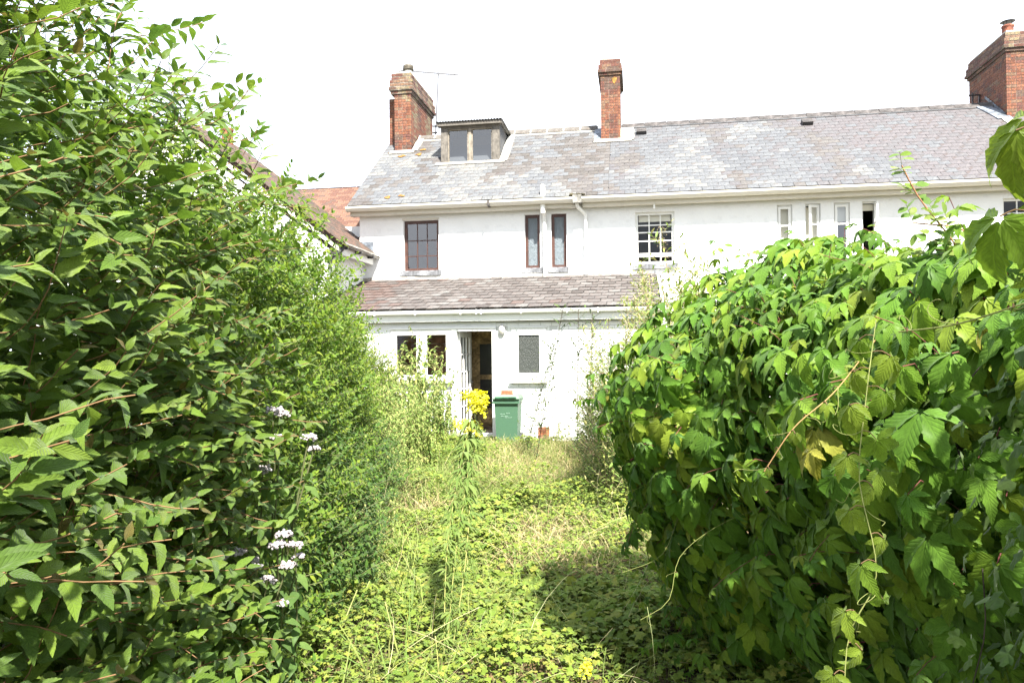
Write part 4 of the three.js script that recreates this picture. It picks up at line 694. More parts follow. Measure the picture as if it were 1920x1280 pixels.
// ---------------------------------------------------------------- creeper hedge on the right
const creeperTints = [[0.145, 0.27, 0.02], [0.18, 0.3, 0.022], [0.11, 0.235, 0.02], [0.225, 0.32, 0.026], [0.085, 0.19, 0.02], [0.12, 0.25, 0.02], [0.3, 0.31, 0.04]];
const creeperOpt = { map: veinsA, bumpMap: bumpA, bumpScale: 0.0015, transmission: 0.45 };
const creeperGeos = [1, 2, 3, 4].map((s) => palmate([-1.75, -0.85, 0, 0.85, 1.75], [0.62, 0.92, 1, 0.9, 0.6], 0.12 + 0.12 * s, { s, curl: 0.6 + 0.15 * s, serr: 0.12, w: 0.42, n: 10 }));
const creeperMats = toneLeafs(creeperTints, creeperOpt);
const creeper = thing('creeper_hedge', 'hedge draped in large five-fingered creeper leaves on the right', 'hedge', [0, 0, 0]);
{
  reseed(151);
  const leaves = [], stems = [], vols = [[{ c: [1.36, 0.85, 11.5], a: 1.05, b: 1.14, d: 1.3, turn: 0.2, p: 2.5, bump: 0.22, under: 0.6 }, 0.62], [{ c: [0.9, 0.82, 10.3], a: 1.12, b: 1.2, d: 1.0, turn: 0.2, p: 2.6, bump: 0.22, under: 0.45 }, 0.38]];
  for (const [spec, share] of vols) {
    const vol = volume(spec);
    for (let i = 0; i < 4600 * share; i++) {
      const s = vol.sample(-0.03, 0.1, facing); if (!s) continue;
      const out = s.n.clone().setY(Math.max(s.n.y, -0.1)), top = clamp(s.n.y, 0, 1), size = rr(0.07, 0.15) + 0.06 * Math.pow(rnd(), 2);
      const ld = V(0, -1, 0).multiplyScalar(mix(1.0, 0.25, top)).addScaledVector(out, mix(0.45, 0.15, top)).add(V(rr(-0.5, 0.5), 0, rr(-0.5, 0.5))); if (top > 0.5) ld.add(V(-0.7, 0, rr(-0.2, 0.9)));
      const nn = out.clone().multiplyScalar(0.9).addScaledVector(UP, 0.55).add(randV(0.4));
      const p = s.p.clone().addScaledVector(out, rr(0, 0.09));
      leaves.push({ m: orient(p, ld, nn, size * rr(0.85, 1.1), size, size), tone: Math.floor(rnd() * 6.1), size: size / 0.1 });
      if (rnd() < 0.3) stems.push(thinTube([p, p.clone().addScaledVector(out, -0.05).add(V(0, 0.04, 0)), s.p.clone().addScaledVector(out, -0.14).add(V(0, 0.02, 0))], 0.0018, 3, 3));
    }
    for (let i = 0; i < 110 * share; i++) { const s = vol.sample(-0.02, 0.08, facing); if (!s) continue; const out = { leaves: [], stems: [] }; shoot(out, s.p, s.n.clone().multiplyScalar(0.5).add(V(-0.3, s.n.y > 0.3 ? 0.35 : -0.3, rr(-0.2, 0.4))).add(randV(0.6)), { nodes: 3 + Math.floor(rnd() * 4), gap: 0.075, bend: V(0, s.n.y > 0.3 ? -0.06 : -0.16, 0), wander: 0.18, size: 0.085, tones: 6, stem: 0.0013, alternate: true, lift: [-0.7, 0.1], ruffle: 0.5, face: s.n.clone().multiplyScalar(0.6) }); leaves.push(...out.leaves); stems.push(...out.stems); }
    for (let i = 0; i < 4200 * share; i++) { const s = vol.sample(0.1, 0.45); if (!s) continue; const size = rr(0.07, 0.11); leaves.push({ m: orient(s.p, V(0, -1, 0).add(s.n).add(randV(0.6)), s.n.clone().addScaledVector(UP, 0.5).add(randV(0.5)), size), tone: Math.floor(rnd() * 6.1), deep: true }); }
  }
  { // it climbs over the top of the ivy as well
    const vol = volume({ c: [1.75, 0.85, 14.1], a: 1.02, b: 1.22, d: 1.85, turn: 0.1, p: 3.2, bump: 0.1 });
    for (let i = 0; i < 420; i++) { const s = vol.sample(-0.06, 0.02, (q, n) => n.y > 0.55 && q.z < 14.0); if (!s) continue; const size = rr(0.06, 0.11); leaves.push({ m: orient(s.p, V(rr(-1, 0.3), -0.3, rr(-0.5, 0.8)), UP.clone().add(V(-0.3, 0, 0.2)).add(randV(0.4)), size), tone: Math.floor(rnd() * 6.1), size: size / 0.1 }); }
  }
  for (let i = 0; i < 260; i++) { const z = rr(9.6, 12.3), x = 0.25 + 0.2 * (z - 10) + rr(-0.35, 0.9), size = rr(0.04, 0.085); leaves.push({ m: orient(V(x, groundH(x, z) + rr(0.06, 0.3), z), V(rr(-1, 0.4), -0.25, rr(-0.7, 0.7)), UP.clone().add(V(-0.4, 0, 0.3)).add(randV(0.4)), size), tone: Math.floor(rnd() * 6.1), size: size / 0.1 }); }
  grow(creeper, leaves, 240, creeperGeos, creeperMats, creeperTints, fieldLeaf(creeperOpt));
  stuffPart('leaf_stalks', stems, mat(0.13, 0.035, 0.03), creeper);
  const br = []; for (let i = 0; i < 30; i++) { const x = rr(1.3, 2.0), z = rr(10.2, 12.2); br.push(tube([[x, GY - 0.05, z], [x + rr(-0.2, 0.2), 0.7, z + rr(-0.2, 0.2)], [x + rr(-0.5, 0.3), 1.5, z + rr(-0.3, 0.3)]], rr(0.008, 0.02), 6, 5)); }
  stuffPart('vine_stems', br, woody, creeper);
}
function curl(p, d, len, r) { const pts = [p.clone()], q = p.clone(), v = d.clone().normalize(), ax = randV(1).normalize(); for (let i = 0; i < 9; i++) { v.applyAxisAngle(ax, 0.08 + i * 0.09).normalize(); v.y -= 0.05; q.addScaledVector(v, len / 9); pts.push(q.clone()); } return tube(pts, r, 14, 4); }
function trail(parent, pts, { r = 0.003, leaf = 0.05, gap = 0.11, tendrils = 1, m = yellowStem, end = 0.4 }) {   // a young shoot hanging off the hedge
  const curve = new THREE.CatmullRomCurve3(pts.map((p) => V(...p))), L = curve.getLength(), n = Math.max(2, Math.floor(L / gap));
  part('trailing_shoot', new THREE.TubeGeometry(curve, 24, r * 0.5, 6), m, parent);
  for (let i = 1; i <= n; i++) {
    const t = i / (n + 0.2), p = curve.getPointAt(t), d = curve.getTangentAt(t), side = d.clone().cross(Math.abs(d.y) > 0.8 ? V(0.25, 0.1, 1) : UP).normalize().multiplyScalar(i % 2 ? 1 : -1), size = leaf * mix(1, end, t) * rr(0.8, 1.2);
    const q = p.clone().addScaledVector(side, size * 0.4).add(V(0, -size * 0.1, 0)); 
    const o = part('leaf', pick(creeperGeos), creeperMats[pick([1, 3, 3])], parent); orient(q, side.clone().multiplyScalar(0.6).add(V(0, -0.6, 0)).addScaledVector(d, 0.4), camera.position.clone().sub(q).normalize().multiplyScalar(0.5).add(UP).add(randV(0.3)), size).decompose(o.position, o.quaternion, o.scale);
    part('leaf_stalk', tube([p, p.clone().lerp(q, 0.5).add(V(0, 0.006, 0)), q], r * 0.45, 4, 4), mat(0.17, 0.1, 0.045), parent);
    if (rnd() < tendrils) part('tendril', curl(p, side.clone().multiplyScalar(-1).addScaledVector(d, 0.8).add(randV(0.4)), rr(0.05, 0.11), r * 0.28), yellowStem, parent);
  }
}
reseed(157);
trail(creeper, [[0.60, 1.68, 12.69], [0.48, 1.55, 12.76], [0.38, 1.47, 12.80], [0.30, 1.37, 12.85]], { leaf: 0.062, m: mat(0.33, 0.19, 0.07), gap: 0.055 });
trail(creeper, [[0.78, 1.78, 13.45], [0.62, 1.73, 13.39], [0.55, 1.70, 13.30], [0.49, 1.69, 13.2]], { leaf: 0.016, gap: 0.1, tendrils: 0.6 });
trail(creeper, [[0.51, 1.72, 13.0], [0.44, 1.55, 13.16], [0.41, 1.42, 13.22], [0.41, 1.26, 13.31], [0.36, 1.17, 13.33], [0.34, 1.05, 13.36]], { leaf: 0.085, gap: 0.048, r: 0.0022, end: 0.6, tendrils: 0.5 });
trail(creeper, [[0.24, 1.67, 10.2], [0.08, 1.65, 10.20], [-0.10, 1.58, 10.20], [-0.25, 1.55, 10.21]], { leaf: 0.04, gap: 0.16 });
trail(creeper, [[0.8, 1.2, 10.7], [0.45, 1.2, 10.75], [0.16, 1.07, 10.75], [0.02, 0.95, 10.76], [-0.16, 0.89, 10.68]], { leaf: 0.035, gap: 0.2 });
trail(creeper, [[0.95, 1.2, 10.9], [0.5, 1.12, 10.95], [0.22, 0.88, 10.99], [0.11, 0.70, 11.13], [-0.07, 0.62, 11.15]], { leaf: 0.035, gap: 0.2, r: 0.002 });
trail(creeper, [[0.95, 1.0, 11.4], [0.5, 0.98, 11.4], [0.19, 0.79, 11.42], [0.12, 0.63, 11.57], [0.01, 0.56, 11.59]], { leaf: 0.035, gap: 0.2, r: 0.002 });
trail(creeper, [[0.42, 1.75, 10.33], [0.42, 1.95, 10.35], [0.42, 2.13, 10.35], [0.37, 2.22, 10.35], [0.36, 2.24, 10.36]], { leaf: 0.03, gap: 0.2, r: 0.002, tendrils: 0.4 });
trail(creeper, [[0.62, 2.05, 13.68], [0.545, 1.99, 13.66], [0.515, 1.91, 13.65], [0.505, 1.84, 13.65], [0.50, 1.77, 13.66]], { leaf: 0.11, gap: 0.05, r: 0.0025, end: 0.85, tendrils: 0.2 });
trail(creeper, [[0.75, 2.12, 13.6], [0.62, 2.08, 13.62], [0.56, 1.99, 13.62], [0.545, 1.9, 13.62]], { leaf: 0.11, gap: 0.05, r: 0.0025, end: 0.9, tendrils: 0.1 });

// ---------------------------------------------------------------- dark ivy at the far right
{
  reseed(163);
  const t = thing('ivy_hedge', 'dark shaded ivy mass at the right edge beside the creeper', 'ivy', [0, 0, 0]), leaves = [], stems = [];
  const vol = volume({ c: [1.75, 0.85, 14.1], a: 1.0, b: 1.2, d: 1.85, turn: 0.1, p: 3.2, bump: 0.1 }), tints = [[0.07, 0.135, 0.024], [0.085, 0.155, 0.026], [0.06, 0.12, 0.022], [0.105, 0.175, 0.032]];
  for (let i = 0; i < 6500; i++) { const s = vol.sample(-0.02, 0.1); if (!s) continue; const size = rr(0.04, 0.065); leaves.push({ m: orient(s.p, V(0, -0.9, 0).addScaledVector(s.n, 0.4).add(randV(0.5)), s.n.clone().addScaledVector(UP, 0.45).add(randV(0.45)), size), tone: Math.floor(rnd() * 4), size: size / 0.05 }); }
  for (let i = 0; i < 4500; i++) { const s = vol.sample(0.1, 0.5); if (s) leaves.push({ m: orient(s.p, V(0, -1, 0).add(randV(0.7)), s.n.clone().add(randV(0.5)), rr(0.05, 0.075)), tone: Math.floor(rnd() * 3), deep: true }); }
  for (let i = 0; i < 60; i++) { const s = vol.sample(0.02, 0.08, facing); if (s) stems.push(thinTube([s.p, s.p.clone().add(V(rr(-0.05, 0.05), 0.15, rr(-0.1, 0.1))), s.p.clone().add(V(rr(-0.02, 0.1), 0.3, rr(-0.1, 0.1)))], 0.002, 5, 4)); }
  const geos = [lobed(5, 0.42), lobed(3, 0.4), lobed(5, 0.3)];
  grow(t, leaves, 200, geos, toneLeafs(tints, { map: veinsB, clearcoat: 0.22 }), tints, fieldLeaf({ map: veinsB, clearcoat: 0.22 }));
  stuffPart('ivy_stems', stems, woody, t);
}

// ---------------------------------------------------------------- rose sprays above the creeper
{
  reseed(167);
  const mk = (label, canes) => {
    const t = thing('rose_bush', label, 'rose', [0, 0, 0]), leaves = [], g = [0.2, 0.5].map((c) => leafGeo({ W: 0.66, n: 6, fold: 0.15, curl: c, shape: roundish, serr: 0.03 })), tints = [[0.16, 0.25, 0.035], [0.12, 0.21, 0.035], [0.2, 0.26, 0.05]];
    for (const pts of canes) {
      const curve = new THREE.CatmullRomCurve3(pts.map((p) => V(...p))); part('cane', new THREE.TubeGeometry(curve, 20, 0.003, 5), mat(0.26, 0.12, 0.06), t);
      const n = Math.floor(curve.getLength() / 0.045), twigs = [];
      for (let i = 2; i <= n; i++) {
        const p = curve.getPointAt(i / n), d = randV(1).add(curve.getTangentAt(i / n)).add(V(0, 0.2, 0)).normalize(), tip = p.clone().addScaledVector(d, rr(0.06, 0.1)); twigs.push(thinTube([p, p.clone().lerp(tip, 0.5), tip], 0.0011, 3, 3));
        for (let k = 0; k < 5; k++) { const f = k === 4 ? 1 : 0.45 + 0.35 * Math.floor(k / 2), q = p.clone().lerp(tip, f), side = d.clone().cross(Math.abs(d.y) > 0.8 ? V(0.25, 0.1, 1) : UP).normalize().multiplyScalar(k === 4 ? 0 : k % 2 ? 1 : -1); leaves.push({ m: orient(q, side.add(d.clone().multiplyScalar(0.5)).add(V(0, -0.15, 0)), UP.clone().add(V(0, 0, 0.5)).add(randV(0.5)), rr(0.036, 0.052)), tone: Math.floor(rnd() * 3) }); }
      }
      stuffPart('leaf_stalks', twigs, greenStem, t);
    }
    grow(t, leaves, Math.min(leaves.length, 250), g, toneLeafs(tints, { map: veinsB, transmission: 0.45 }), tints, fieldLeaf({ map: veinsB }));
  };
  mk('rose cane with round light green leaves arching above the right hedge before the roof', [[[1.45, 1.2, 11.8], [1.36, 1.7, 11.7], [1.2, 2.05, 11.65], [1.08, 2.24, 11.63], [1.02, 2.36, 11.64]], [[1.45, 1.2, 11.9], [1.3, 1.85, 11.8], [1.2, 2.08, 11.75], [1.02, 2.12, 11.75]], [[1.45, 1.3, 11.8], [1.4, 1.8, 11.7], [1.32, 2.0, 11.6], [1.14, 2.04, 11.6]]]);
  mk('small rose spray poking out of the creeper below the white wall', [[[1.1, 1.6, 10.25], [0.95, 2.05, 10.22], [0.80, 2.2, 10.2], [0.65, 2.22, 10.19]], [[1.2, 1.6, 10.5], [1.1, 2.0, 10.4], [1.0, 2.15, 10.4]]]);
}

// ---------------------------------------------------------------- tall weeds, saplings, seed heads
function weedProto({ h, size, gap, tints, geo, droop, seeds, stem = 0.004, side = 0 }) {
  const leaves = [], stems = [], sd = [], pts = [V(0, 0, 0)], lean = V(rr(-0.2, 0.2), 0, rr(-0.2, 0.2)), p = V(0, 0, 0);
  const n = Math.floor(h / gap);
  for (let i = 1; i <= n; i++) {
    p.add(V(lean.x * gap + rr(-0.006, 0.006), gap, lean.z * gap + rr(-0.006, 0.006))); pts.push(p.clone()); if (i < 3) continue;
    const a = i * 1.57 + rr(-0.4, 0.4), s = size * rr(0.7, 1.15) * (1 - 0.55 * Math.max(0, (i / n - 0.55) / 0.45));
    for (const q of [0, Math.PI]) { const d = V(Math.cos(a + q), rr(-0.5, 0.3) - droop, Math.sin(a + q)); leaves.push(geo.clone().applyMatrix4(orient(p, d, UP.clone().addScaledVector(V(Math.cos(a + q), 0, Math.sin(a + q)), droop).add(randV(0.25)), s))); if (rnd() < seeds) for (let k = 0; k < 3; k++) { const e = p.clone().add(V(Math.cos(a + q + 0.6) * 0.02 * (k + 1), -0.008 * k * k + 0.01, Math.sin(a + q + 0.6) * 0.02 * (k + 1))); sd.push(new THREE.TetrahedronGeometry(rr(0.005, 0.009), 0).translate(e.x, e.y, e.z)); } }
    if (side && rnd() < side) { const d = V(Math.cos(a + 0.8), 0.7, Math.sin(a + 0.8)).normalize(), L = rr(0.12, 0.4) * (1 - 0.5 * i / n) + 0.05, e = p.clone().addScaledVector(d, L); stems.push(thinTube([p, p.clone().addScaledVector(d, L / 2).add(V(0, -0.01, 0)), e], stem * 0.4, 3, 3)); for (let k = 1; k < 7; k++) { const q = p.clone().addScaledVector(d, L * k / 6); leaves.push(geo.clone().applyMatrix4(orient(q, d.clone().add(randV(0.9)), UP.clone().add(randV(0.4)), size * rr(0.5, 0.8)))); } }
  }
  stems.push(tube(pts.filter((_, i) => i % 3 === 0 || i === n), stem, 14, 5));
  for (const g of leaves) { const c = pick(tints), v = rr(0.85, 1.15), m = g.attributes.position.count, a = new Float32Array(m * 3); for (let i = 0; i < m; i++) a.set([c[0] * v, c[1] * v, c[2] * v], i * 3); g.setAttribute('color', new THREE.BufferAttribute(a, 3)); }
  return { leaves: join(leaves), stems: join(stems), seeds: sd.length ? join(sd.map(uvm)) : null };
}
const vertLeaf = fieldLeaf({ vertexColors: true, transmission: 0.35 });
function plantOut(name, label, cat, group, protos, spots, stemMat, seedMat) {
  for (const [x, z, s, y] of spots) {
    const pr = pick(protos), t = thing(name, label, cat, [x, y ?? groundH(x, z) - 0.02, z], group); t.rotation.y = rr(0, 6.28); t.scale.set(s, s, s);
    const f = part('foliage', pr.leaves, vertLeaf, t); f.userData.kind = 'stuff'; part('stem', pr.stems, stemMat, t);
    if (pr.seeds) { const q = part('seeds', pr.seeds, seedMat, t); q.userData.kind = 'stuff'; }
  }
}
{
  reseed(171);
  const geo = leafGeo({ W: 0.42, n: 4, fold: 0.25, curl: 0.9, shape: lance }), tints = [[0.2, 0.28, 0.06], [0.15, 0.24, 0.05], [0.25, 0.31, 0.08], [0.3, 0.31, 0.1]];
  const protos = [1.35, 1.55, 1.7, 1.45].map((h) => weedProto({ h, size: 0.13, gap: 0.05, tints, geo, droop: 0.55, seeds: 0.5, side: 0.5 }));
  const spots = []; for (let i = 0; i < 120; i++) { const z = rr(1.0, 6.2), k = rr(0, 1); spots.push([mix(-4.4, -3.05, Math.pow(k, 0.8)) + (z > 4 ? 0.25 : -0.35) * 0.6, z, mix(1.05, 0.62, k) * rr(0.85, 1.1)]); }
  for (let i = 0; i < 60; i++) { const z = rr(4.2, 7.6), k = rnd(); spots.push([mix(-3.7, -2.75, k) - (z - 5) * 0.02, z, mix(0.85, 0.42, k) * rr(0.85, 1.1)]); }
  for (const [x, z, s] of [[-4.2, 1.9, 1.28], [-4.0, 2.0, 1.25], [-4.05, 1.2, 1.15], [-3.75, 1.7, 1.25], [-3.85, 2.3, 1.1], [-3.6, 1.0, 0.95], [-3.5, 1.6, 0.9], [-3.3, 1.4, 0.75], [-3.2, 2.0, 0.7], [-3.6, 2.6, 0.95]]) spots.push([x, z, s * 1.08]);
  for (let i = 0; i < 16; i++) spots.push([rr(-4.5, -3.55), rr(1.8, 3.2), rr(0.85, 1.25)]);
  for (let i = 0; i < 46; i++) { const z = rr(5.8, 10.4); spots.push([leftEdge(z) + rr(0.15, 0.75), z, rr(0.16, 0.4)]); }
  plantOut('stinging_nettle', 'drooping-leaved nettle stem along the foot of the left hedge and below the left windows', 'nettle', 'nettles along the left side', protos, spots, mat(0.24, 0.24, 0.1), mat(0.34, 0.3, 0.14));
  reseed(173);
  const tiny = leafGeo({ W: 0.4, n: 3, fold: 0.2, curl: 0.3, shape: lance }), gt = [[0.05, 0.085, 0.025], [0.07, 0.11, 0.03], [0.1, 0.15, 0.035]];
  const sap = [2.2, 2.5].map((h) => weedProto({ h, size: 0.1, gap: 0.05, tints: gt, geo: tiny, droop: -0.1, seeds: 0, stem: 0.006, side: 0.75 }));
  const one = (label, x, z, s, proto, lean) => { const n = scene.children.length; plantOut('sapling', label, 'sapling', undefined, [proto], [[x, z, s]], woody, woody); scene.children[n].rotation.set(0, rr(0, 6), lean); };
  one('thin leafy sapling standing just in front of the green bin', -1.83, 2.6, 0.88, sap[0], 0.05);
  one('thin leafy sapling rising in front of the brick pile', -1.55, 3.2, 0.98, sap[1], -0.01);
  one('leaning sapling with bare stem before the right end of the white wall', -0.95, 2.4, 1.0, sap[1], 0.2);
  one('upright sapling tallest against the lean-to roof at the right end', -0.85, 2.0, 1.12, sap[0], 0.0);
  reseed(175);
  const sg = leafGeo({ W: 0.3, n: 3, fold: 0.2, curl: 0.5, shape: lance }), st = [[0.2, 0.27, 0.06], [0.27, 0.3, 0.08], [0.15, 0.23, 0.05], [0.34, 0.33, 0.12]];
  const sh = [2.7, 2.95, 2.4].map((h) => weedProto({ h, size: 0.12, gap: 0.05, tints: st, geo: sg, droop: 0.1, seeds: 0.9, stem: 0.0035, side: 0.6 }));
  const sp = []; for (let i = 0; i < 70; i++) { const k = rr(0, 1); sp.push([mix(-0.3, 0.95, k), rr(4.2, 6.6), mix(0.78, 1.03, sm(k)) * rr(0.86, 1.04)]); }
  plantOut('willowherb', 'tall seeding willowherb stem between the white wall and the creeper hedge', 'weed', 'willowherb behind the creeper hedge', sh, sp, mat(0.3, 0.24, 0.12), mat(0.5, 0.38, 0.24));
  reseed(176);
  const low = []; for (let i = 0; i < 34; i++) { const z = rr(1.0, 5.2), k = rnd(); low.push([mix(-1.75, -0.45, k) + z * 0.04, z, mix(0.18, 0.46, k * k) * rr(0.8, 1.2)]); }
  for (let i = 0; i < 30; i++) { const z = rr(5, 9.4); low.push([rightEdge(z) - rr(0.0, 0.6) - (z > 8 ? 0.25 : 0), z, rr(0.12, 0.26)]); }
  plantOut('willowherb', 'short feathery weed between the green bin and the foot of the creeper hedge', 'weed', 'weeds right of the bin', sh, low, mat(0.3, 0.24, 0.12), mat(0.5, 0.38, 0.24));
  reseed(177);
  hedgeShrub('buddleia_shrub', 'straggly olive-green shrub against the right end of the lean-to wall', [[{ c: [-0.1, 0.5, 2.6], a: 0.75, b: 1.3, d: 1.2, p: 2.2, bump: 0.3 }, 0.5], [{ c: [0.1, 0.3, 5.2], a: 0.75, b: 1.1, d: 1.3, p: 2.2, bump: 0.3 }, 0.5]], 1300, { tints: [[0.16, 0.22, 0.05], [0.11, 0.17, 0.04], [0.21, 0.26, 0.06], [0.08, 0.13, 0.03]], size: 0.055, gap: 0.05, nodes: 5, inner: 6000, singles: 20, stemMat: mat(0.22, 0.15, 0.1), lead: V(-0.2, 0.7, 0), geo: { W: 0.3, n: 4, fold: 0.2, curl: 0.6, shape: lance } });
}

// ---------------------------------------------------------------- white-flowered plants at the foot of the left hedge
{
  reseed(181);
  const geo = leafGeo({ W: 0.42, n: 6, fold: 0.25, curl: 0.9, shape: lance }), fl = mat(0.36, 0.32, 0.33), tints = [[0.11, 0.2, 0.04], [0.14, 0.23, 0.05], [0.09, 0.17, 0.035]];
  const mats = toneLeafs(tints, { map: veinsB });
  const mk = (label, heads, foot) => {
    const t = thing('hemp_agrimony', label, 'flower', [0, 0, 0]), leaves = []; heads = heads.flatMap(([x, y, z], i) => { const near = (k) => [k * x, 1.66 + k * (y - 1.66), 14.7 + k * (z - 14.7)], a = near(0.86); return i % 2 ? [a] : [a, [a[0] + rr(-0.08, 0.1), a[1] - rr(0.04, 0.12), a[2] + rr(-0.05, 0.05)]]; }); foot = [foot[0] + 0.3, foot[1] + 0.35];
    heads.forEach(([x, y, z], i) => {
      const H = V(x, y, z), base = V(foot[0] + rr(-0.15, 0.15), GY, foot[1] + rr(-0.15, 0.15)), midp = base.clone().lerp(H, 0.5).add(V(rr(-0.08, 0.08), 0.08, 0)); const curve = new THREE.CatmullRomCurve3([base, midp, H]);
      part('stem', new THREE.TubeGeometry(curve, 12, 0.0035, 5), greenStem, t);
      for (let k = 2; k < 13; k++) { const p = curve.getPointAt(k / 13.5), a = k * 1.57 + rr(-0.4, 0.4); for (const q of [0, 3.14]) { const d = V(Math.cos(a + q), rr(-0.5, 0.1), Math.sin(a + q)); leaves.push({ m: orient(p, d, UP.clone().add(V(0.2, 0, 0.2)).add(randV(0.3)), rr(0.055, 0.1)), tone: Math.floor(rnd() * 3) }); } }
      const bl = []; const n = i % 3 === 1 ? 26 : 44, R = i % 3 === 1 ? 0.02 : 0.03; for (let k = 0; k < n; k++) { const d = V(rr(-1, 1), rr(-0.2, 0.9), rr(-1, 1)).normalize().multiplyScalar(R * rr(0.5, 1)); bl.push(new THREE.IcosahedronGeometry(rr(0.0045, 0.008), 0).translate(H.x + d.x * 1.2, H.y + d.y * 0.7, H.z + d.z)); }
      part('flower_head', bl.map(uvm), fl, t).userData.kind = 'stuff';
    });
    grow(t, leaves, Math.min(leaves.length, 300), [geo], mats, tints, mats[0]);
  };
  mk('plant with the topmost white flower heads at the left hedge', [[-1.6, 1.38, 11.49], [-1.63, 1.4, 11.5], [-1.49, 1.27, 11.45], [-1.66, 1.14, 11.55]], [-1.95, 11.3]);
  mk('plant with the middle cluster of white flower heads at the left hedge foot', [[-1.58, 0.81, 11.58], [-1.56, 0.85, 11.56], [-1.51, 0.8, 11.55], [-1.53, 0.72, 11.58], [-1.6, 0.67, 11.63]], [-1.85, 11.4]);
  mk('plant with scattered small white flower heads nearest the foreground bush', [[-1.85, 0.91, 11.7], [-1.78, 0.79, 11.69], [-1.72, 0.79, 11.66]], [-1.95, 11.6]);
}

// ---------------------------------------------------------------- ragwort
{
  reseed(191);
  const yellow = mat(0.72, 0.68, 0.04), feather = palmate([-1.3, -0.65, 0, 0.65, 1.3], [0.5, 0.7, 1, 0.7, 0.5], 0.2, { w: 0.2, n: 3, shape: lance, serr: 0 }), mats = toneLeafs([[0.14, 0.22, 0.045], [0.18, 0.25, 0.06]], {});
  const umbel = (t, c, rx, rz, n, tilt) => { const g = []; for (let i = 0; i < n; i++) { const a = rr(0, 6.28), r = Math.sqrt(rnd()), lump = 0.11 * fbm(Math.cos(a) * r * 2.6 + 9, Math.sin(a) * r * 2.6 + 9, 2) - 0.05, p = V(c[0] + Math.cos(a) * r * rx, c[1] + lump - r * r * 0.03 + Math.cos(a) * r * tilt + rr(-0.012, 0.012), c[2] + Math.sin(a) * r * rz); const k = rr(0.006, 0.0105); g.push(uvm(new THREE.ConeGeometry(k, k * 0.8, 6).rotateX(Math.PI + rr(-0.5, 0.5)).rotateZ(rr(-0.5, 0.5)).translate(p.x, p.y, p.z))); } part('flower_head', g, yellow, t).userData.kind = 'stuff'; const st = []; for (let i = 0; i < 14; i++) { const a = rr(0, 6.28), r = rr(0.3, 0.9); st.push(thinTube([[c[0] - tilt * 0.2, c[1] - 0.13, c[2]], [c[0] + Math.cos(a) * r * rx * 0.5, c[1] - 0.06, c[2] + Math.sin(a) * r * rz * 0.5], [c[0] + Math.cos(a) * r * rx, c[1] - 0.006, c[2] + Math.sin(a) * r * rz]], 0.0015, 4, 3)); } stuffPart('flower_stalks', st, greenStem, t); };
  const mk = (label, stems, heads) => {
    const t = thing('ragwort', label, 'flower', [0, 0, 0]), leaves = [];
    for (const pts of stems) { const curve = new THREE.CatmullRomCurve3(pts.map((p) => V(...p))); part('stem', new THREE.TubeGeometry(curve, 20, 0.0036, 6), mat(0.24, 0.24, 0.07), t); const n = Math.floor(curve.getLength() / 0.022); for (let i = 2; i < n; i++) { const p = curve.getPointAt(i / n), a = rr(0, 6.28); leaves.push({ m: orient(p, V(Math.cos(a), rr(-0.1, 0.7), Math.sin(a)), UP.clone().add(randV(0.3)), rr(0.06, 0.13) * mix(0.6, 1.3, i / n)), tone: Math.floor(rnd() * 2) }); } }
    grow(t, leaves, leaves.length, [feather], mats, [], mats[0]);
    for (const h of heads) umbel(t, ...h);
  };
  mk('tall yellow ragwort standing in the middle of the garden before the open door', [[[-1.1, GY - 0.03, 10.53], [-1.13, 0.5, 10.3], [-1.1, 1.0, 10.0], [-1.07, 1.24, 9.85]], [[-1.09, GY - 0.03, 10.52], [-1.08, 0.45, 10.3], [-1.06, 0.95, 10.0], [-1.1, 1.12, 9.85]], [[-1.07, GY - 0.03, 10.5], [-1.02, 0.4, 10.3], [-1.04, 0.9, 10.0], [-1.04, 1.2, 9.85]]],
    [[[-1.06, 1.37, 9.83], 0.105, 0.1, 340, -0.012], [[-1.035, 1.305, 9.85], 0.075, 0.08, 230, -0.01], [[-1.1, 1.18, 9.85], 0.10, 0.09, 300, -0.015]]);
  mk('small low ragwort with one yellow flower head in the right foreground', [[[-0.25, GY - 0.03, 11.1], [-0.24, 0.02, 11.12], [-0.25, 0.1, 11.12]]], [[[-0.25, 0.16, 11.12], 0.03, 0.03, 70, 0]]);
}

// ---------------------------------------------------------------- ground cover
function scatter(name, label, cat, geo, m, list, tints) {
  const o = new THREE.InstancedMesh(geo, m, list.length), col = new THREE.Color(); o.name = name; o.userData = { kind: 'stuff', label, category: cat }; o.castShadow = o.receiveShadow = true;
  list.forEach((q, i) => { o.setMatrixAt(i, q.m); const t = q.t ?? pick(tints), v = rr(0.8, 1.2); o.setColorAt(i, col.setRGB(t[0] * v * rr(0.9, 1.1), t[1] * v, t[2] * v)); }); scene.add(o);
}
const mound = (x, z) => 0.03 + 0.5 * Math.pow(fbm(x * 1.5 + 60, z * 1.5 + 60, 3), 2.4) + 0.12 * step01(leftEdge(z) + 1.1 - x, 0, 1) + 0.05 * step01(x, 0, 0.8);
const dry = (x, z) => step01(fbm(x * 1.2 + 80, z * 0.9 + 80, 3) + 0.34 * Math.exp(-((x + 2.0) ** 2 / 1.1 + (z - 3.8) ** 2 / 4.5)), 0.5, 0.78);
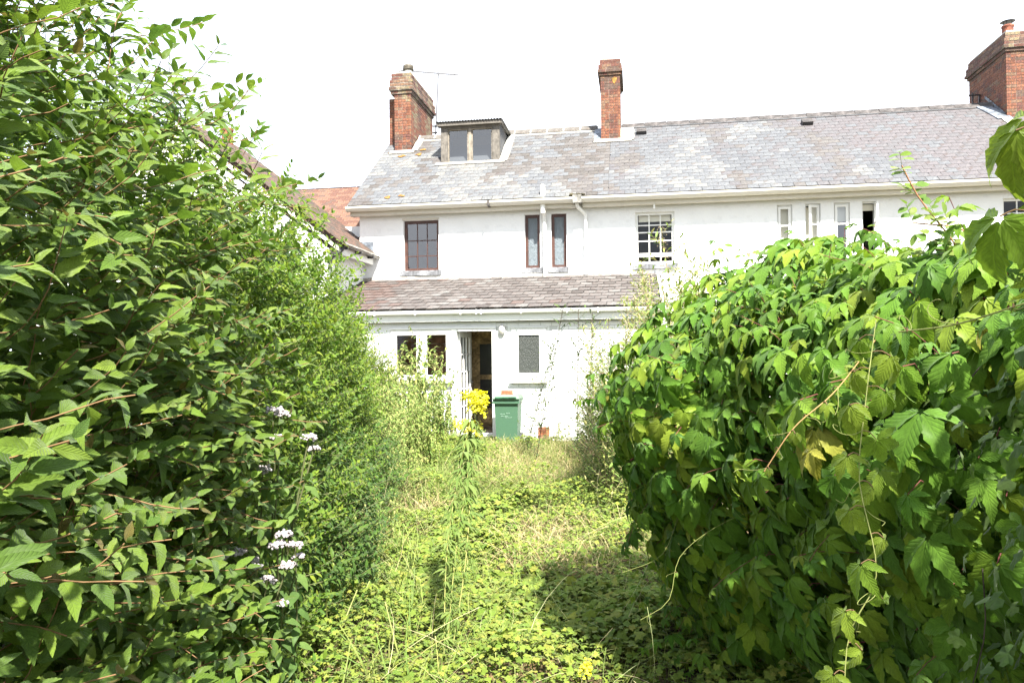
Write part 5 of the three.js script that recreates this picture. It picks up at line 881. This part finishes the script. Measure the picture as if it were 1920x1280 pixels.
{
  reseed(201);
  const list = [], green = [[0.19, 0.265, 0.035], [0.21, 0.28, 0.04], [0.16, 0.24, 0.03], [0.23, 0.29, 0.045], [0.14, 0.215, 0.03], [0.27, 0.295, 0.05]];
  for (let i = 0; i < 90000; i++) {
    const z = 13.6 - 12.8 * Math.pow(rnd(), 0.75) , x = mix(leftEdge(z), rightEdge(z), rnd()); if (z < 0.7) continue; if (rnd() < dry(x, z) * (z < 7 ? 0.9 : 0.5)) continue; if (z < 7 && rnd() < 0.35) continue;
    const h = mound(x, z), y = groundH(x, z) + h * Math.pow(rnd(), 0.35), big = noise(x * 1.3 + 5, z * 1.3) > 0.5;
    list.push({ m: orient(V(x, y, z), V(rr(-1, 1), rr(-0.4, 0.25), rr(-1, 1)), UP.clone().add(randV(0.55)), (big ? rr(0.045, 0.09) : rr(0.026, 0.055))), t: undefined });
  }
  scatter('ground_ivy', 'low sunlit leafy ground cover carpeting the garden', 'ground cover', lobed(5, 0.3, 2), fieldLeaf({ map: veinsB, transmission: 0.35 }), list, green);
  reseed(203);
  const blade = leafGeo({ W: 0.035, n: 5, fold: 0.3, curl: 1.1, shape: (t) => Math.pow(1 - t, 0.6) }), gl = [], dl = [], sl = [];
  for (let i = 0; i < 42000; i++) { const z = 13 - 12.2 * Math.pow(rnd(), 0.7), x = mix(leftEdge(z), rightEdge(z), rnd()); if (z > 6.5 && rnd() < 0.35 + 0.6 * noise(x * 0.9 + 7, z * 0.9)) continue; const L = rr(0.08, 0.26) * (x < leftEdge(z) + 1 ? 1.5 : 1); gl.push({ m: orient(V(x, groundH(x, z), z), V(rr(-0.5, 0.5), 1, rr(-0.5, 0.5)), V(rr(-1, 1), 0.4, rr(-1, 1)), L * 0.9, L, L) }); }
  scatter('grass', 'green grass blades growing through the ground cover', 'grass', blade, fieldLeaf({ transmission: 0.35 }), gl, [[0.16, 0.23, 0.05], [0.2, 0.26, 0.06], [0.26, 0.28, 0.09], [0.12, 0.18, 0.04]]);
  for (let i = 0; i < 26000; i++) { const z = rr(1.0, 9.0), x = mix(leftEdge(z) + 0.2, rightEdge(z), rnd()), k = dry(x, z); if (rnd() > k) continue; const L = rr(0.1, 0.3); dl.push({ m: orient(V(x, groundH(x, z), z), V(rr(-0.9, 0.9), 1, rr(-0.9, 0.9)), V(rr(-1, 1), 0.4, rr(-1, 1)), L * 0.7, L, L) }); }
  for (let i = 0; i < 1500; i++) { const z = rr(6.2, 9.2), x = leftEdge(z) + rr(-0.1, 0.5), L = rr(0.25, 0.6); dl.push({ m: orient(V(x, groundH(x, z), z), V(rr(-0.25, 0.45), 1, rr(-0.3, 0.3)), V(rr(-1, 1), 0.3, rr(-1, 1)), L * 0.4, L, L), t: pick([[0.26, 0.2, 0.1], [0.2, 0.17, 0.08], [0.3, 0.27, 0.13], [0.16, 0.2, 0.06]]) }); }
  scatter('dry_grass', 'straw-coloured dry grass in the middle and along the left hedge', 'grass', blade, fieldLeaf({ transmission: 0.3 }), dl, [[0.46, 0.36, 0.19], [0.4, 0.32, 0.16], [0.5, 0.42, 0.24], [0.36, 0.3, 0.14]]);
  for (let i = 0; i < 420; i++) { const z = rr(3.5, 12.4), x = mix(leftEdge(z) + 0.3, rightEdge(z) - 0.1, rnd()), L = rr(0.3, 0.75); sl.push({ m: orient(V(x, groundH(x, z), z), V(rr(-1.1, 1.1), 0.8, rr(-1.1, 1.1)), V(rr(-1, 1), 0.4, rr(-1, 1)), L * 0.16, L, L) }); }
  scatter('grass_stalk', 'long pale bent grass stalks lying over the ground cover', 'grass', blade, fieldLeaf({ transmission: 0.2 }), sl, [[0.5, 0.45, 0.26], [0.42, 0.42, 0.2]]);
}

// ---------------------------------------------------------------- a small tree behind the camera that dapples the left bush
{
  reseed(211);
  const t = thing('apple_tree', 'small leafy tree standing behind the viewer whose shadow dapples the left bush', 'tree', [2.1, GY - 0.05, 16.8]);
  part('trunk', new THREE.TubeGeometry(new THREE.CatmullRomCurve3([V(0, 0, 0), V(0.05, 1.6, -0.05), V(-0.05, 3.2, -0.1), V(-0.2, 4.6, -0.3)]), 12, 0.07, 8), woody, t);
  const limbs = [], leaves = [];
  for (let i = 0; i < 16; i++) { const a = i * 2.4, e = V(-0.2 + Math.cos(a) * rr(0.5, 1.0), rr(4.4, 5.8), -0.4 + Math.sin(a) * rr(0.5, 1.0)); limbs.push(tube([[-0.03, rr(3, 4), -0.12], [e.x * 0.5, e.y - 0.5, e.z * 0.5], e], 0.018, 6, 5)); for (let k = 0; k < 110; k++) { const p = e.clone().add(V(rr(-1, 1), rr(-1, 1), rr(-1, 1)).multiplyScalar(0.42)); leaves.push({ m: orient(p, randV(1), UP.clone().add(randV(0.8)), rr(0.06, 0.09)), tone: 0 }); } }
  stuffPart('limbs', limbs, woody, t);
  const tints = [[0.08, 0.15, 0.02]]; grow(t, leaves, 0, [leafGeo({ W: 0.55, n: 5 })], [], tints, fieldLeaf({}), 'leaf', 'crown');
}
renderer.render(scene, camera);
